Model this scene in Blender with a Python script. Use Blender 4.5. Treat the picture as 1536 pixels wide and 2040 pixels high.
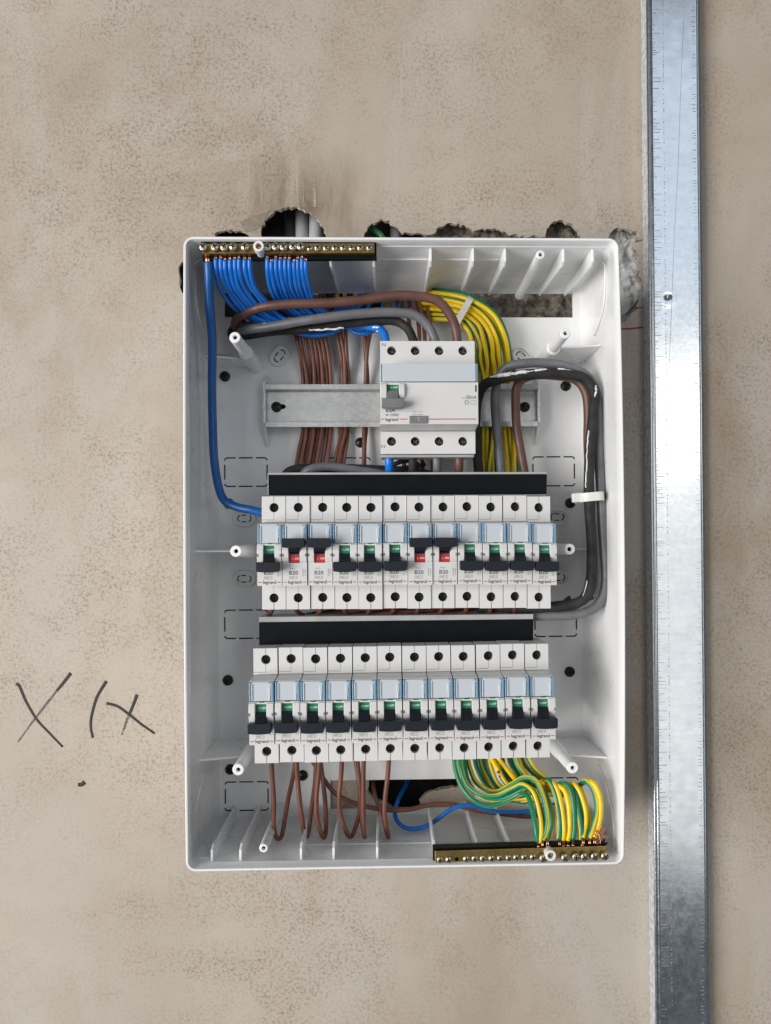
import bpy, bmesh, math, random
from mathutils import Vector, Matrix, Euler, noise
from mathutils.geometry import tessellate_polygon
random.seed(7)
for o in list(bpy.data.objects): bpy.data.objects.remove(o)
scene = bpy.context.scene
C = scene.collection
MM = 0.001                                  # everything below is measured in millimetres

# ------------------------------------------------------------------ camera
FPX, DW = 1415.0, 600.0                     # focal length in photo pixels, camera to wall (mm)
YAW, PITCH, ROLL = -0.0231765, 0.0080866, 0.0063127
R = (Matrix.Rotation(YAW, 3, 'Z') @ Matrix.Rotation(PITCH, 3, 'X') @ Matrix.Rotation(ROLL, 3, 'Y')
     @ Matrix.Rotation(math.pi/2, 3, 'X'))
q = R.transposed() @ Vector((0, 1, 0))
CX = 770.0 - FPX*q.x/-q.z
CY = 1095.0 + FPX*q.y/-q.z
cam = bpy.data.cameras.new('camera')
cam.sensor_fit = 'VERTICAL'; cam.sensor_height = 24.0; cam.lens = 24.0*FPX/2040.0
cam.shift_x = (768.0-CX)/2040.0; cam.shift_y = (CY-1020.0)/2040.0
cam.clip_start = 0.01; cam.clip_end = 50
co = bpy.data.objects.new('camera', cam); C.objects.link(co)
co.location = (0, -DW*MM, 0); co.rotation_euler = R.to_euler()
scene.camera = co

def P(px, py, d):
    """measured photo position at a known height d (mm) above the wall -> (x, z) in mm"""
    r = R @ Vector(((px-CX)/FPX, -(py-CY)/FPX, -1.0))
    k = (DW-d)/r.y
    return r.x*k, r.z*k

# ------------------------------------------------------------------ light (daylit room, windows behind the camera, one added fill)
w = bpy.data.worlds.new('World'); scene.world = w; w.use_nodes = True
w.node_tree.nodes['Background'].inputs[0].default_value = (0.78, 0.88, 1.0, 1)
w.node_tree.nodes['Background'].inputs[1].default_value = 0.11
def area(name, loc, target, sx, sy, power, col):
    l = bpy.data.lights.new(name, 'AREA'); l.shape = 'RECTANGLE'; l.size = sx; l.size_y = sy
    l.energy = power; l.color = col
    o = bpy.data.objects.new(name, l); C.objects.link(o); o.location = loc
    o.rotation_euler = (Vector(target)-Vector(loc)).to_track_quat('-Z', 'Y').to_euler()
    return o
area('window_light_side', (-3.4, -2.9, -0.40), (0, 0, 0), 2.6, 2.8, 205, (1.0, 0.98, 0.95))
area('fill_light_room', (-1.7, -3.4, 0.3), (0, 0, 0), 1.8, 2.2, 13, (1.0, 0.985, 0.96))  # added soft fill from front left, no actual window there
area('window_light_front', (1.44, -3.0, 0.68), (1.44, 0, 0.68), 1.2, 0.62, 5.6, (1.0, 0.98, 0.93))
area('window_light_low', (1.44, -3.02, -0.64), (1.44, 0, -0.64), 1.2, 1.95, 7.4, (0.97, 0.985, 0.97))
area('window_light_sky', (1.44, -3.0, 1.95), (1.44, 0, 1.95), 1.4, 1.7, 7.0, (0.76, 0.87, 1.0))
vs = scene.view_settings
vs.view_transform = 'Standard'; vs.look = 'None'; vs.exposure = 0.24; vs.gamma = 1.0
vs.use_curve_mapping = False
scene.render.engine = 'CYCLES'

# ------------------------------------------------------------------ materials
def nt(name):
    m = bpy.data.materials.new(name); m.use_nodes = True
    return m, m.node_tree, m.node_tree.nodes['Principled BSDF']
def L(t, a, b): t.links.new(a, b)
def noise_node(t, scale, detail=4, rough=0.55, vec=None, dist=0.0):
    n = t.nodes.new('ShaderNodeTexNoise'); n.inputs['Scale'].default_value = scale
    n.inputs['Detail'].default_value = detail; n.inputs['Roughness'].default_value = rough
    n.inputs['Distortion'].default_value = dist
    if vec: L(t, vec, n.inputs['Vector'])
    return n
def ramp(t, src, a, b, ca=(0,0,0,1), cb=(1,1,1,1)):
    r = t.nodes.new('ShaderNodeValToRGB'); e = r.color_ramp.elements
    e[0].position = a; e[1].position = b; e[0].color = ca; e[1].color = cb
    L(t, src, r.inputs[0]); return r
def mix(t, fac, a, b, mode='MIX'):
    n = t.nodes.new('ShaderNodeMix'); n.data_type = 'RGBA'; n.blend_type = mode
    for s, v in ((n.inputs[0], fac), (n.inputs[6], a), (n.inputs[7], b)):
        if hasattr(v, 'is_linked') or hasattr(v, 'links'): L(t, v, s)
        else: s.default_value = v if not isinstance(v, tuple) or len(v) == 4 else (*v, 1)
    return n.outputs[2]
def math_node(t, op, a, b=None):
    n = t.nodes.new('ShaderNodeMath'); n.operation = op
    for i, v in enumerate((a, b)):
        if v is None: continue
        if hasattr(v, 'links'): L(t, v, n.inputs[i])
        else: n.inputs[i].default_value = v
    return n.outputs[0]
def bump(t, b, height, strength, dist=0.0005):
    n = t.nodes.new('ShaderNodeBump'); n.inputs['Strength'].default_value = strength
    n.inputs['Distance'].default_value = dist
    L(t, height, n.inputs['Height']); L(t, n.outputs[0], b.inputs['Normal']); return n
def coord(t, which='Object'): return t.nodes.new('ShaderNodeTexCoord').outputs[which]

def plain(name, col, rough=0.45, metal=0.0, var=0.12, scale=60, bs=0.06, coat=0.0, bscale=900, spec=0.5):
    m, t, b = nt(name)
    v = coord(t)
    n = noise_node(t, scale, 5, 0.6, v)
    dark = tuple(c*(1-var) for c in col); lite = tuple(min(1, c*(1+var*0.6)) for c in col)
    L(t, ramp(t, n.outputs[0], 0.35, 0.68, (*dark, 1), (*lite, 1)).outputs[0], b.inputs['Base Color'])
    r = ramp(t, noise_node(t, scale*2.3, 4, 0.6, v).outputs[0], 0.3, 0.7, (rough*0.85,)*3+(1,), (min(1, rough*1.2),)*3+(1,))
    L(t, r.outputs[0], b.inputs['Roughness'])
    b.inputs['Metallic'].default_value = metal; b.inputs['Coat Weight'].default_value = coat
    b.inputs['Specular IOR Level'].default_value = spec
    if bs: bump(t, b, noise_node(t, bscale, 3, 0.6, v).outputs[0], bs, 0.0003)
    return m

def white_plastic(name, col, rough, dirt=0.5):
    m, t, b = nt(name); v = coord(t)
    n = noise_node(t, 28, 6, 0.62, v)
    base = ramp(t, n.outputs[0], 0.32, 0.7, (*[c*0.95 for c in col], 1), (*col, 1)).outputs[0]
    spk = ramp(t, noise_node(t, 420, 2, 0.5, v).outputs[0], 0.735, 0.775)
    zone = ramp(t, noise_node(t, 14, 3, 0.5, v).outputs[0], 0.45, 0.7)
    f = math_node(t, 'MULTIPLY', math_node(t, 'MULTIPLY', spk.outputs[0], zone.outputs[0]), dirt)
    L(t, mix(t, f, base, (0.10, 0.09, 0.08)), b.inputs['Base Color'])
    L(t, ramp(t, noise_node(t, 45, 5, 0.6, v).outputs[0], 0.3, 0.7, (rough*0.8,)*3+(1,), (rough*1.25,)*3+(1,)).outputs[0], b.inputs['Roughness'])
    bump(t, b, noise_node(t, 1300, 2, 0.5, v).outputs[0], 0.05, 0.0002)
    return m

def wall_material():
    m, t, b = nt('plaster'); v = coord(t)
    big = noise_node(t, 2.6, 5, 0.55, v, 0.5)
    base = ramp(t, big.outputs[0], 0.38, 0.60, (0.400, 0.330, 0.260, 1), (0.508, 0.442, 0.372, 1)).outputs[0]
    mpv = t.nodes.new('ShaderNodeMapping'); mpv.inputs['Scale'].default_value = (9, 9, 3.2); L(t, v, mpv.inputs['Vector'])
    sweep = ramp(t, noise_node(t, 1.0, 5, 0.6, mpv.outputs[0], 0.8).outputs[0], 0.46, 0.62)
    base = mix(t, math_node(t, 'MULTIPLY', sweep.outputs[0], 0.70), base, (0.500, 0.455, 0.405))
    stain = ramp(t, noise_node(t, 5.5, 5, 0.62, v, 0.9).outputs[0], 0.55, 0.72)
    base = mix(t, math_node(t, 'MULTIPLY', stain.outputs[0], 0.55), base, (0.36, 0.262, 0.175))
    # fine brown flecks, clumped; burnished zones stay clean
    zone = ramp(t, noise_node(t, 4.5, 6, 0.66, v, 0.6).outputs[0], 0.40, 0.60)
    zone2 = ramp(t, noise_node(t, 30, 5, 0.65, v, 0.6).outputs[0], 0.34, 0.66)
    zz = math_node(t, 'MULTIPLY', math_node(t, 'ADD', zone.outputs[0], 0.28), math_node(t, 'ADD', zone2.outputs[0], 0.30))
    tint = math_node(t, 'MULTIPLY', zz, 0.14)
    base = mix(t, tint, base, (0.36, 0.285, 0.215))
    fleck = ramp(t, noise_node(t, 430, 4, 0.62, v, 0.5).outputs[0], 0.47, 0.66)
    base = mix(t, math_node(t, 'MULTIPLY', math_node(t, 'MULTIPLY', fleck.outputs[0], zz), 0.60), base, (0.205, 0.150, 0.108))
    fine = ramp(t, noise_node(t, 1100, 3, 0.65, v).outputs[0], 0.50, 0.72)
    base = mix(t, math_node(t, 'MULTIPLY', fine.outputs[0], 0.15), base, (0.24, 0.185, 0.14))
    spots = ramp(t, noise_node(t, 330, 1, 0.4, v).outputs[0], 0.735, 0.775)
    base = mix(t, math_node(t, 'MULTIPLY', math_node(t, 'MULTIPLY', spots.outputs[0], zone.outputs[0]), 0.7), base, (0.10, 0.075, 0.055))
    # brown smudge and pale scratches above the broken edge
    mp = t.nodes.new('ShaderNodeMapping'); mp.vector_type = 'POINT'
    sx, sz = P(600, 410, 0)
    mp.inputs['Location'].default_value = (-sx*MM*13, 0, -sz*MM*17); mp.inputs['Scale'].default_value = (13, 0, 17)
    L(t, v, mp.inputs['Vector'])
    g = t.nodes.new('ShaderNodeTexGradient'); g.gradient_type = 'SPHERICAL'; L(t, mp.outputs[0], g.inputs[0])
    mp3 = t.nodes.new('ShaderNodeMapping'); mp3.inputs['Scale'].default_value = (48, 1, 13); L(t, v, mp3.inputs['Vector'])
    sm = math_node(t, 'MULTIPLY', g.outputs[0], ramp(t, noise_node(t, 1.0, 6, 0.68, mp3.outputs[0], 0.4).outputs[0], 0.30, 0.66).outputs[0])
    base = mix(t, math_node(t, 'MULTIPLY', sm, 1.0), base, (0.13, 0.092, 0.062))
    mp2 = t.nodes.new('ShaderNodeMapping'); mp2.inputs['Scale'].default_value = (330, 1, 7); L(t, v, mp2.inputs['Vector'])
    st = ramp(t, noise_node(t, 1.0, 3, 0.6, mp2.outputs[0]).outputs[0], 0.62, 0.70)
    base = mix(t, math_node(t, 'MULTIPLY', math_node(t, 'MULTIPLY', st.outputs[0], math_node(t, 'MULTIPLY', g.outputs[0], 1.6)), 0.8), base, (0.60, 0.52, 0.42))
    L(t, base, b.inputs['Base Color'])
    b.inputs['Roughness'].default_value = 0.62; b.inputs['Specular IOR Level'].default_value = 0.35
    h = math_node(t, 'ADD', math_node(t, 'MULTIPLY', noise_node(t, 330, 5, 0.65, v, 0.4).outputs[0], 0.9), noise_node(t, 900, 3, 0.6, v).outputs[0])
    bump(t, b, h, 0.16, 0.0006)
    return m

def rubble_material(name, c1, c2, scale=60):
    m, t, b = nt(name); v = coord(t)
    n = noise_node(t, scale, 6, 0.65, v, 0.6)
    L(t, ramp(t, n.outputs[0], 0.36, 0.64, (*c1, 1), (*c2, 1)).outputs[0], b.inputs['Base Color'])
    b.inputs['Roughness'].default_value = 0.9; b.inputs['Specular IOR Level'].default_value = 0.2
    bump(t, b, noise_node(t, 400, 5, 0.7, v).outputs[0], 0.6, 0.001)
    return m

def zinc_material():
    m, t, b = nt('galvanised_steel'); v = coord(t)
    mp = t.nodes.new('ShaderNodeMapping'); mp.inputs['Scale'].default_value = (40, 40, 260); L(t, v, mp.inputs['Vector'])
    n = noise_node(t, 1.0, 5, 0.6, mp.outputs[0])
    spang = noise_node(t, 240, 4, 0.6, v)
    c = mix(t, 0.5, ramp(t, n.outputs[0], 0.3, 0.7, (0.56, 0.585, 0.61, 1), (0.70, 0.72, 0.74, 1)).outputs[0],
            ramp(t, spang.outputs[0], 0.35, 0.66, (0.55, 0.57, 0.59, 1), (0.72, 0.73, 0.75, 1)).outputs[0])
    L(t, c, b.inputs['Base Color']); b.inputs['Metallic'].default_value = 1.0
    L(t, ramp(t, noise_node(t, 120, 5, 0.6, v).outputs[0], 0.3, 0.7, (0.15,)*3+(1,), (0.25,)*3+(1,)).outputs[0], b.inputs['Roughness'])
    bump(t, b, noise_node(t, 300, 5, 0.65, v).outputs[0], 0.10, 0.0003)
    return m

def earth_material():
    m, t, b = nt('yellow_green_insulation')
    uv = t.nodes.new('ShaderNodeUVMap').outputs[0]
    s = t.nodes.new('ShaderNodeSeparateXYZ'); L(t, uv, s.inputs[0])
    wob = noise_node(t, 30, 2, 0.5, coord(t))
    u = math_node(t, 'FRACT', math_node(t, 'ADD', s.outputs[0], math_node(t, 'MULTIPLY', wob.outputs[0], 0.05)))
    g = math_node(t, 'MULTIPLY', math_node(t, 'GREATER_THAN', u, 0.06), math_node(t, 'LESS_THAN', u, 0.43))
    dirt = noise_node(t, 160, 4, 0.6, coord(t))
    ye = ramp(t, dirt.outputs[0], 0.3, 0.7, (0.80, 0.53, 0.003, 1), (0.90, 0.63, 0.006, 1)).outputs[0]
    gr = ramp(t, dirt.outputs[0], 0.3, 0.7, (0.004, 0.16, 0.075, 1), (0.006, 0.24, 0.115, 1)).outputs[0]
    L(t, mix(t, g, ye, gr), b.inputs['Base Color']); b.inputs['Roughness'].default_value = 0.33
    return m

def ink_material(name, col, keep):
    m, t, b = nt(name); v = coord(t)
    b.inputs['Base Color'].default_value = (*col, 1); b.inputs['Roughness'].default_value = 0.6
    n = ramp(t, noise_node(t, 1100, 4, 0.7, v).outputs[0], keep, keep+0.3)
    L(t, n.outputs[0], b.inputs['Alpha'])
    return m

M = dict(
    plaster=wall_material(),
    broken=rubble_material('broken_plaster', (0.34, 0.28, 0.22), (0.56, 0.49, 0.41), 120),
    rubble=rubble_material('cavity_rubble', (0.10, 0.085, 0.07), (0.40, 0.34, 0.28), 110),
    chip=rubble_material('chipped_plaster', (0.20, 0.165, 0.13), (0.30, 0.255, 0.205), 150),
    foam=rubble_material('mounting_foam', (0.40, 0.39, 0.37), (0.72, 0.72, 0.71), 45),
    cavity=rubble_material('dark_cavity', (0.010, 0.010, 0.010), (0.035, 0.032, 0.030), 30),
    box=white_plastic('enclosure_plastic', (0.86, 0.862, 0.865), 0.30, 0.2),
    dev=white_plastic('device_plastic', (0.68, 0.67, 0.66), 0.42, 0.25),
    tie=plain('nylon_tie', (0.76, 0.75, 0.70), 0.4),
    black=plain('black_plastic', (0.005, 0.006, 0.0075), 0.42, spec=0.12),
    grey_pl=plain('grey_plastic', (0.19, 0.185, 0.19), 0.4),
    greylip=plain('grey_busbar_carrier', (0.40, 0.40, 0.41), 0.35),
    lever=plain('navy_lever', (0.013, 0.016, 0.024), 0.48, spec=0.25),
    slit=plain('slit_black', (0.004, 0.004, 0.005), 0.9, bs=0, spec=0.05),
    screwblk=plain('black_screw', (0.012, 0.012, 0.012), 0.38, 0.2),
    green=plain('green_flag', (0.012, 0.19, 0.095), 0.4),
    red=plain('red_flag', (0.52, 0.02, 0.03), 0.4),
    redline=plain('red_print', (0.50, 0.025, 0.045), 0.5, bs=0),
    ink=plain('grey_print', (0.13, 0.13, 0.135), 0.6, bs=0),
    inkdark=plain('dark_print', (0.055, 0.055, 0.06), 0.6, bs=0),
    inkwhite=plain('white_print', (0.75, 0.80, 0.77), 0.6, bs=0),
    brass=plain('brass', (0.40, 0.275, 0.10), 0.36, 1.0, 0.25, 150),
    nickel=plain('nickel_screw', (0.62, 0.56, 0.43), 0.36, 1.0, 0.15, 300),
    copper=plain('bare_copper', (0.85, 0.40, 0.24), 0.27, 1.0, 0.2, 300),
    zinc=zinc_material(),
    rail=plain('rail_steel', (0.60, 0.60, 0.60), 0.44, 1.0, 0.10, 220, bs=0.15, bscale=500),
    dullzinc=plain('dull_zinc', (0.62, 0.635, 0.65), 0.5, 0.25, 0.35, 260),
    blue=plain('blue_insulation', (0.008, 0.165, 0.62), 0.30, var=0.15, scale=120),
    blueshaded=plain('blue_shaded_insulation', (0.006, 0.105, 0.37), 0.33, var=0.15, scale=80),  # darker than the thin blue: shade on this cable put into its colour
    brown=plain('brown_insulation', (0.170, 0.062, 0.040), 0.33, var=0.2, scale=120),
    brownthick=plain('brown_thick_insulation', (0.135, 0.060, 0.045), 0.42, var=0.25, scale=90),
    greycab=plain('grey_insulation', (0.15, 0.15, 0.163), 0.40, var=0.2, scale=90),
    blackcab=plain('black_insulation', (0.030, 0.029, 0.029), 0.62, spec=0.22, var=0.35, scale=120),
    earth=earth_material(),
    paint=plain('white_paint', (0.80, 0.80, 0.79), 0.6),
    conduit=plain('grey_conduit', (0.42, 0.43, 0.44), 0.35),
    marker=ink_material('black_marker', (0.02, 0.017, 0.016), 0.18),
    pencil=ink_material('faded_marker', (0.03, 0.026, 0.024), 0.41),
    scrape=ink_material('pale_scrape', (0.60, 0.52, 0.42), 0.40),
    redmark=ink_material('red_marker', (0.42, 0.012, 0.03), 0.22),
)
def clear_cover():
    m, t, b = nt('clear_label_cover')
    b.inputs['Base Color'].default_value = (0.56, 0.60, 0.64, 1); b.inputs['Roughness'].default_value = 0.16
    b.inputs['Coat Weight'].default_value = 0.5; b.inputs['Coat Roughness'].default_value = 0.08
    return m
M['label'] = clear_cover()
def blue_edge():
    m, t, b = nt('blue_clear_plastic')
    b.inputs['Base Color'].default_value = (0.27, 0.46, 0.64, 1); b.inputs['Roughness'].default_value = 0.12
    b.inputs['Transmission Weight'].default_value = 0.35; b.inputs['IOR'].default_value = 1.45
    return m
M['edge'] = blue_edge()

# ------------------------------------------------------------------ mesh helpers (mm; d = height above the wall)
class MB:
    def __init__(s): s.v = []; s.f = []; s.uv = {}; s.sm = set()
    def add(s, verts, faces, smooth=False):
        o = len(s.v); s.v += [tuple(p) for p in verts]
        for f in faces:
            if smooth: s.sm.add(len(s.f))
            s.f.append(tuple(i+o for i in f))
        return s
    def box(s, x0, x1, d0, d1, z0, z1):
        if x0 > x1: x0, x1 = x1, x0
        if z0 > z1: z0, z1 = z1, z0
        v = [(x, d, z) for d in (d0, d1) for z in (z0, z1) for x in (x0, x1)]
        return s.add(v, [(0,2,3,1), (4,5,7,6), (0,1,5,4), (2,6,7,3), (0,4,6,2), (1,3,7,5)])
    def prism(s, poly, d0, d1):                       # poly in (x, z), extruded in d
        n = len(poly)
        return s.add([(x, d0, z) for x, z in poly]+[(x, d1, z) for x, z in poly],
                     [tuple(range(n)), tuple(range(2*n-1, n-1, -1))]+[(i, (i+1) % n, n+(i+1) % n, n+i) for i in range(n)])
    def prism_x(s, poly, x0, x1):                     # poly in (d, z), extruded in x
        n = len(poly)
        return s.add([(x0, d, z) for d, z in poly]+[(x1, d, z) for d, z in poly],
                     [tuple(range(n)), tuple(range(2*n-1, n-1, -1))]+[(i, (i+1) % n, n+(i+1) % n, n+i) for i in range(n)])
    def plate(s, outer, holes, d0, d1, back=False, sides=True):
        loops = [outer]+holes; flat = [p for l in loops for p in l]; n = len(flat)
        tri = tessellate_polygon([[Vector((x, z, 0)) for x, z in l] for l in loops])
        v = [(x, d1, z) for x, z in flat]+[(x, d0, z) for x, z in flat]
        f = [tuple(t) for t in tri]
        if back: f += [tuple(i+n for i in t) for t in tri]
        if sides:
            o = 0
            for l in loops:
                m = len(l); f += [(o+i, o+(i+1) % m, n+o+(i+1) % m, n+o+i) for i in range(m)]; o += m
        return s.add(v, f)
    def cyl(s, x, z, d0, d1, r0, r1=None, n=16, cap=True, smooth=True):
        r1 = r0 if r1 is None else r1
        v = [(x+r0*math.cos(2*math.pi*i/n), d0, z+r0*math.sin(2*math.pi*i/n)) for i in range(n)]
        v += [(x+r1*math.cos(2*math.pi*i/n), d1, z+r1*math.sin(2*math.pi*i/n)) for i in range(n)]
        s.add(v, [(i, (i+1) % n, n+(i+1) % n, n+i) for i in range(n)], smooth)
        if cap:
            o = len(s.v)-2*n; s.f.append(tuple(range(o+n, o+2*n)))
        return s
    def lathe(s, x, z, prof, n=20, smooth=True):      # prof: list of (r, d)
        v = [(x+r*math.cos(2*math.pi*i/n), d, z+r*math.sin(2*math.pi*i/n)) for r, d in prof for i in range(n)]
        f = [(k*n+i, k*n+(i+1) % n, (k+1)*n+(i+1) % n, (k+1)*n+i) for k in range(len(prof)-1) for i in range(n)]
        return s.add(v, f, smooth)
    def loft(s, loops, close=True, smooth=False):
        n = len(loops[0]); v = [p for l in loops for p in l]
        return s.add(v, [(k*n+i, k*n+(i+1) % n, (k+1)*n+(i+1) % n, (k+1)*n+i) for k in range(len(loops)-1) for i in range(n if close else n-1)], smooth)
    def tube(s, pts, r, n=10, phase=0.0, twist=0.0, flat=1.0, r1=None, sub=7):
        pts = [Vector(p) for p in pts]
        if len(pts) > 2:
            q = [pts[0]*2-pts[1]]+pts+[pts[-1]*2-pts[-2]]; c = []
            for i in range(1, len(q)-2):
                a, b, cc, d = q[i-1:i+3]
                for k in range(sub):
                    t = k/sub
                    c.append(0.5*((2*b)+(cc-a)*t+(2*a-5*b+4*cc-d)*t*t+(3*b-a-3*cc+d)*t**3))
            c.append(pts[-1])
        else: c = pts
        o = len(s.v); m = len(c); up = None; ln = 0.0; vs_ = []; lens = []
        for i, p in enumerate(c):
            tg = (c[min(i+1, m-1)]-c[max(i-1, 0)]).normalized()
            if up is None:
                up = Vector((0, 1, 0)); up = (up-tg*up.dot(tg))
                if up.length < 0.2: up = Vector((1, 0, 0)); up = up-tg*up.dot(tg)
            else: up = up-tg*up.dot(tg)
            up.normalize(); sd = tg.cross(up)
            if i: ln += (c[i]-c[i-1]).length
            lens.append(ln)
            rr = r if r1 is None else r+(r1-r)*i/(m-1)
            for k in range(n):
                a = 2*math.pi*k/n
                vs_.append(p+up*(math.cos(a)*rr*flat)+sd*(math.sin(a)*rr))
        s.v += [tuple(p) for p in vs_]
        for i in range(m-1):
            for k in range(n):
                fi = len(s.f); s.sm.add(fi)
                s.f.append((o+i*n+k, o+i*n+(k+1) % n, o+(i+1)*n+(k+1) % n, o+(i+1)*n+k))
                u0 = k/n+phase; u1 = (k+1)/n+phase; t0 = twist*lens[i]; t1 = twist*lens[i+1]
                s.uv[fi] = ((u0+t0, lens[i]), (u1+t0, lens[i]), (u1+t1, lens[i+1]), (u0+t1, lens[i+1]))
        s.f.append(tuple(o+k for k in range(n))); s.f.append(tuple(o+(m-1)*n+k for k in range(n-1, -1, -1)))
        return s
    def mesh(s, name, mat, off=(0, 0, 0), bevel=0.0, seg=2):
        me = bpy.data.meshes.new(name)
        me.from_pydata([((x-off[0])*MM, -(d-off[1])*MM, (z-off[2])*MM) for x, d, z in s.v], [], s.f)
        if s.uv:
            ul = me.uv_layers.new(name='UVMap')
            for fi, p in enumerate(me.polygons):
                if fi in s.uv:
                    for li, uv in zip(p.loop_indices, s.uv[fi]): ul.data[li].uv = uv
        for fi in s.sm: me.polygons[fi].use_smooth = True
        bm = bmesh.new(); bm.from_mesh(me)
        if not s.uv: bmesh.ops.remove_doubles(bm, verts=bm.verts, dist=1e-6)
        bmesh.ops.recalc_face_normals(bm, faces=bm.faces)
        if bevel:
            ed = [e for e in bm.edges if len(e.link_faces) == 2 and e.calc_face_angle(0) > 0.5]
            bmesh.ops.bevel(bm, geom=ed, offset=bevel*MM, segments=seg, profile=0.5, affect='EDGES', clamp_overlap=True)
        bm.to_mesh(me); bm.free()
        me.materials.append(M[mat] if isinstance(mat, str) else mat)
        return me

WOFF = {}
def link(name, me, parent=None):
    o = bpy.data.objects.new(name, me); C.objects.link(o)
    if parent: o.parent = parent
    return o
def part(name, mb, mat, parent, bevel=0.0, seg=2):
    off = WOFF.get(parent, (0, 0, 0))
    o = link(name, mb.mesh(name, mat, off, bevel, seg), parent); WOFF[o] = off
    return o
def tag(o, label=None, cat=None, group=None, kind=None):
    if label: o['label'] = label
    if cat: o['category'] = cat
    if group: o['group'] = group
    if kind: o['kind'] = kind
    return o
def thing(name, label, cat, loc=(0, 0, 0), group=None):
    o = link(name, None); o.location = (loc[0]*MM, -loc[1]*MM, loc[2]*MM); WOFF[o] = loc
    o.empty_display_size = 0.01
    return tag(o, label, cat, group)
def solo(name, mb, mat, label, cat, group=None, bevel=0.0):          # a thing that is one mesh (may carry parts)
    lo = [min(p[k] for p in mb.v) for k in range(3)]; hi = [max(p[k] for p in mb.v) for k in range(3)]
    off = ((lo[0]+hi[0])/2, lo[1], (lo[2]+hi[2])/2)
    o = link(name, mb.mesh(name, mat, off, bevel)); o.location = (off[0]*MM, -off[1]*MM, off[2]*MM); WOFF[o] = off
    return tag(o, label, cat, group)

_tc = {}
def text_geo(s, size, bold=0.0):
    """flat lettering -> (verts in mm around its centre, faces, width)"""
    k = (s, size, bold)
    if k not in _tc:
        cu = bpy.data.curves.new('t', 'FONT'); cu.body = s; cu.size = size; cu.align_x = 'CENTER'; cu.align_y = 'CENTER'
        cu.resolution_u = 2; cu.offset = bold
        o = bpy.data.objects.new('t', cu); C.objects.link(o)
        dg = bpy.context.evaluated_depsgraph_get()
        me = bpy.data.meshes.new_from_object(o.evaluated_get(dg))
        v = [(p.co.x, p.co.y) for p in me.vertices]; f = [tuple(p.vertices) for p in me.polygons]
        bpy.data.objects.remove(o); bpy.data.curves.remove(cu); bpy.data.meshes.remove(me)
        _tc[k] = (v, f)
    return _tc[k]
def text(mb, s, x, z, d, size, width=None, bold=0.0, rot=0.0):
    v, f = text_geo(s, size, bold)
    w_ = max(p[0] for p in v)-min(p[0] for p in v); k = width/w_ if width else 1.0
    c, sn = math.cos(rot), math.sin(rot)
    return mb.add([(x+a*k*c-b*sn, d, z+a*k*sn+b*c) for a, b in v], f)

def circle(x, z, r, n=18, ph=0.0): return [(x+r*math.cos(2*math.pi*i/n+ph), z+r*math.sin(2*math.pi*i/n+ph)) for i in range(n)]
def rect(x0, x1, z0, z1): return [(x0, z0), (x1, z0), (x1, z1), (x0, z1)]
def ragged(pts, amp, step=4.0, seed=0):
    rnd = random.Random(seed); out = []
    n = len(pts)
    for i in range(n):
        a, b = Vector(pts[i]), Vector(pts[(i+1) % n]); ln = (b-a).length; k = max(1, int(ln/step))
        nr = Vector((-(b-a).y, (b-a).x)).normalized() if ln > 0 else Vector((0, 0))
        for j in range(k):
            p = a+(b-a)*(j/k)
            out.append(tuple(p+nr*rnd.uniform(-amp, amp)+(b-a).normalized()*rnd.uniform(-amp, amp)*0.4))
    return out
def PX(pts, d): return [P(x, y, d) for x, y in pts]
def W(pts): return [(P(a, b, c)[0], c, P(a, b, c)[1]) for a, b, c in pts]
ORD = ['first', 'second', 'third', 'fourth', 'fifth', 'sixth', 'seventh', 'eighth', 'ninth', 'tenth', 'eleventh', 'twelfth',
       'thirteenth', 'fourteenth', 'fifteenth', 'sixteenth', 'seventeenth', 'eighteenth']

# ------------------------------------------------------------------ wall with the broken-out hole
hole_top = ragged(PX([(440,655),(436,560),(432,500),(428,466),(440,460),(462,458),(485,461),(495,468),(500,480),(519,478),(521,455),(530,436),
    (548,420),(570,413),(592,413),(614,421),(633,437),(645,455),(650,470),(655,482),(722,482),(726,464),(740,446),(760,437),(780,442),(793,455),
    (802,464),(812,462),(824,467),(836,464),(848,468),(862,467),(872,456),(890,445),(915,446),(935,452),(944,462),(962,456),(986,455),(1002,460),(1016,470),
    (1026,466),(1036,470),(1050,472),(1064,468),(1078,473),(1086,470),(1088,456),(1100,443),(1120,438),(1140,448),(1151,460),(1158,474),(1176,480),(1200,478),(1213,476),(1217,462),(1226,454),(1250,457),
    (1270,462),(1277,472),(1268,481),(1259,492),(1272,505),(1277,522),(1271,540),(1266,548),(1275,560),(1284,572),(1281,590),(1267,600),
    (1271,614),(1255,630),(1238,646),(1222,655),(1140,655),(800,660)], 0), 0.85, 2.0, 3)
hole_bot = ragged(PX([(735,1535),(733,1575),(744,1592),(768,1601),(786,1616),(840,1616),(836,1594),(850,1581),(880,1573),(910,1568),(935,1560),(935,1535)], 0), 0.6, 3.0, 4)
hole_left = ragged(PX([(356,532),(361,523),(400,520),(400,586),(363,583),(357,570)], 0), 0.5, 3.0, 5)
wall = link('wall', MB().plate(rect(-620, 620, -620, 620), [hole_top, hole_bot, hole_left], -1, 0, sides=False).mesh('wall', 'plaster'))
tag(wall, 'beige speckled plaster wall with broken edges round the box', None, None, 'structure'); WOFF[wall] = (0, 0, 0)
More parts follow.
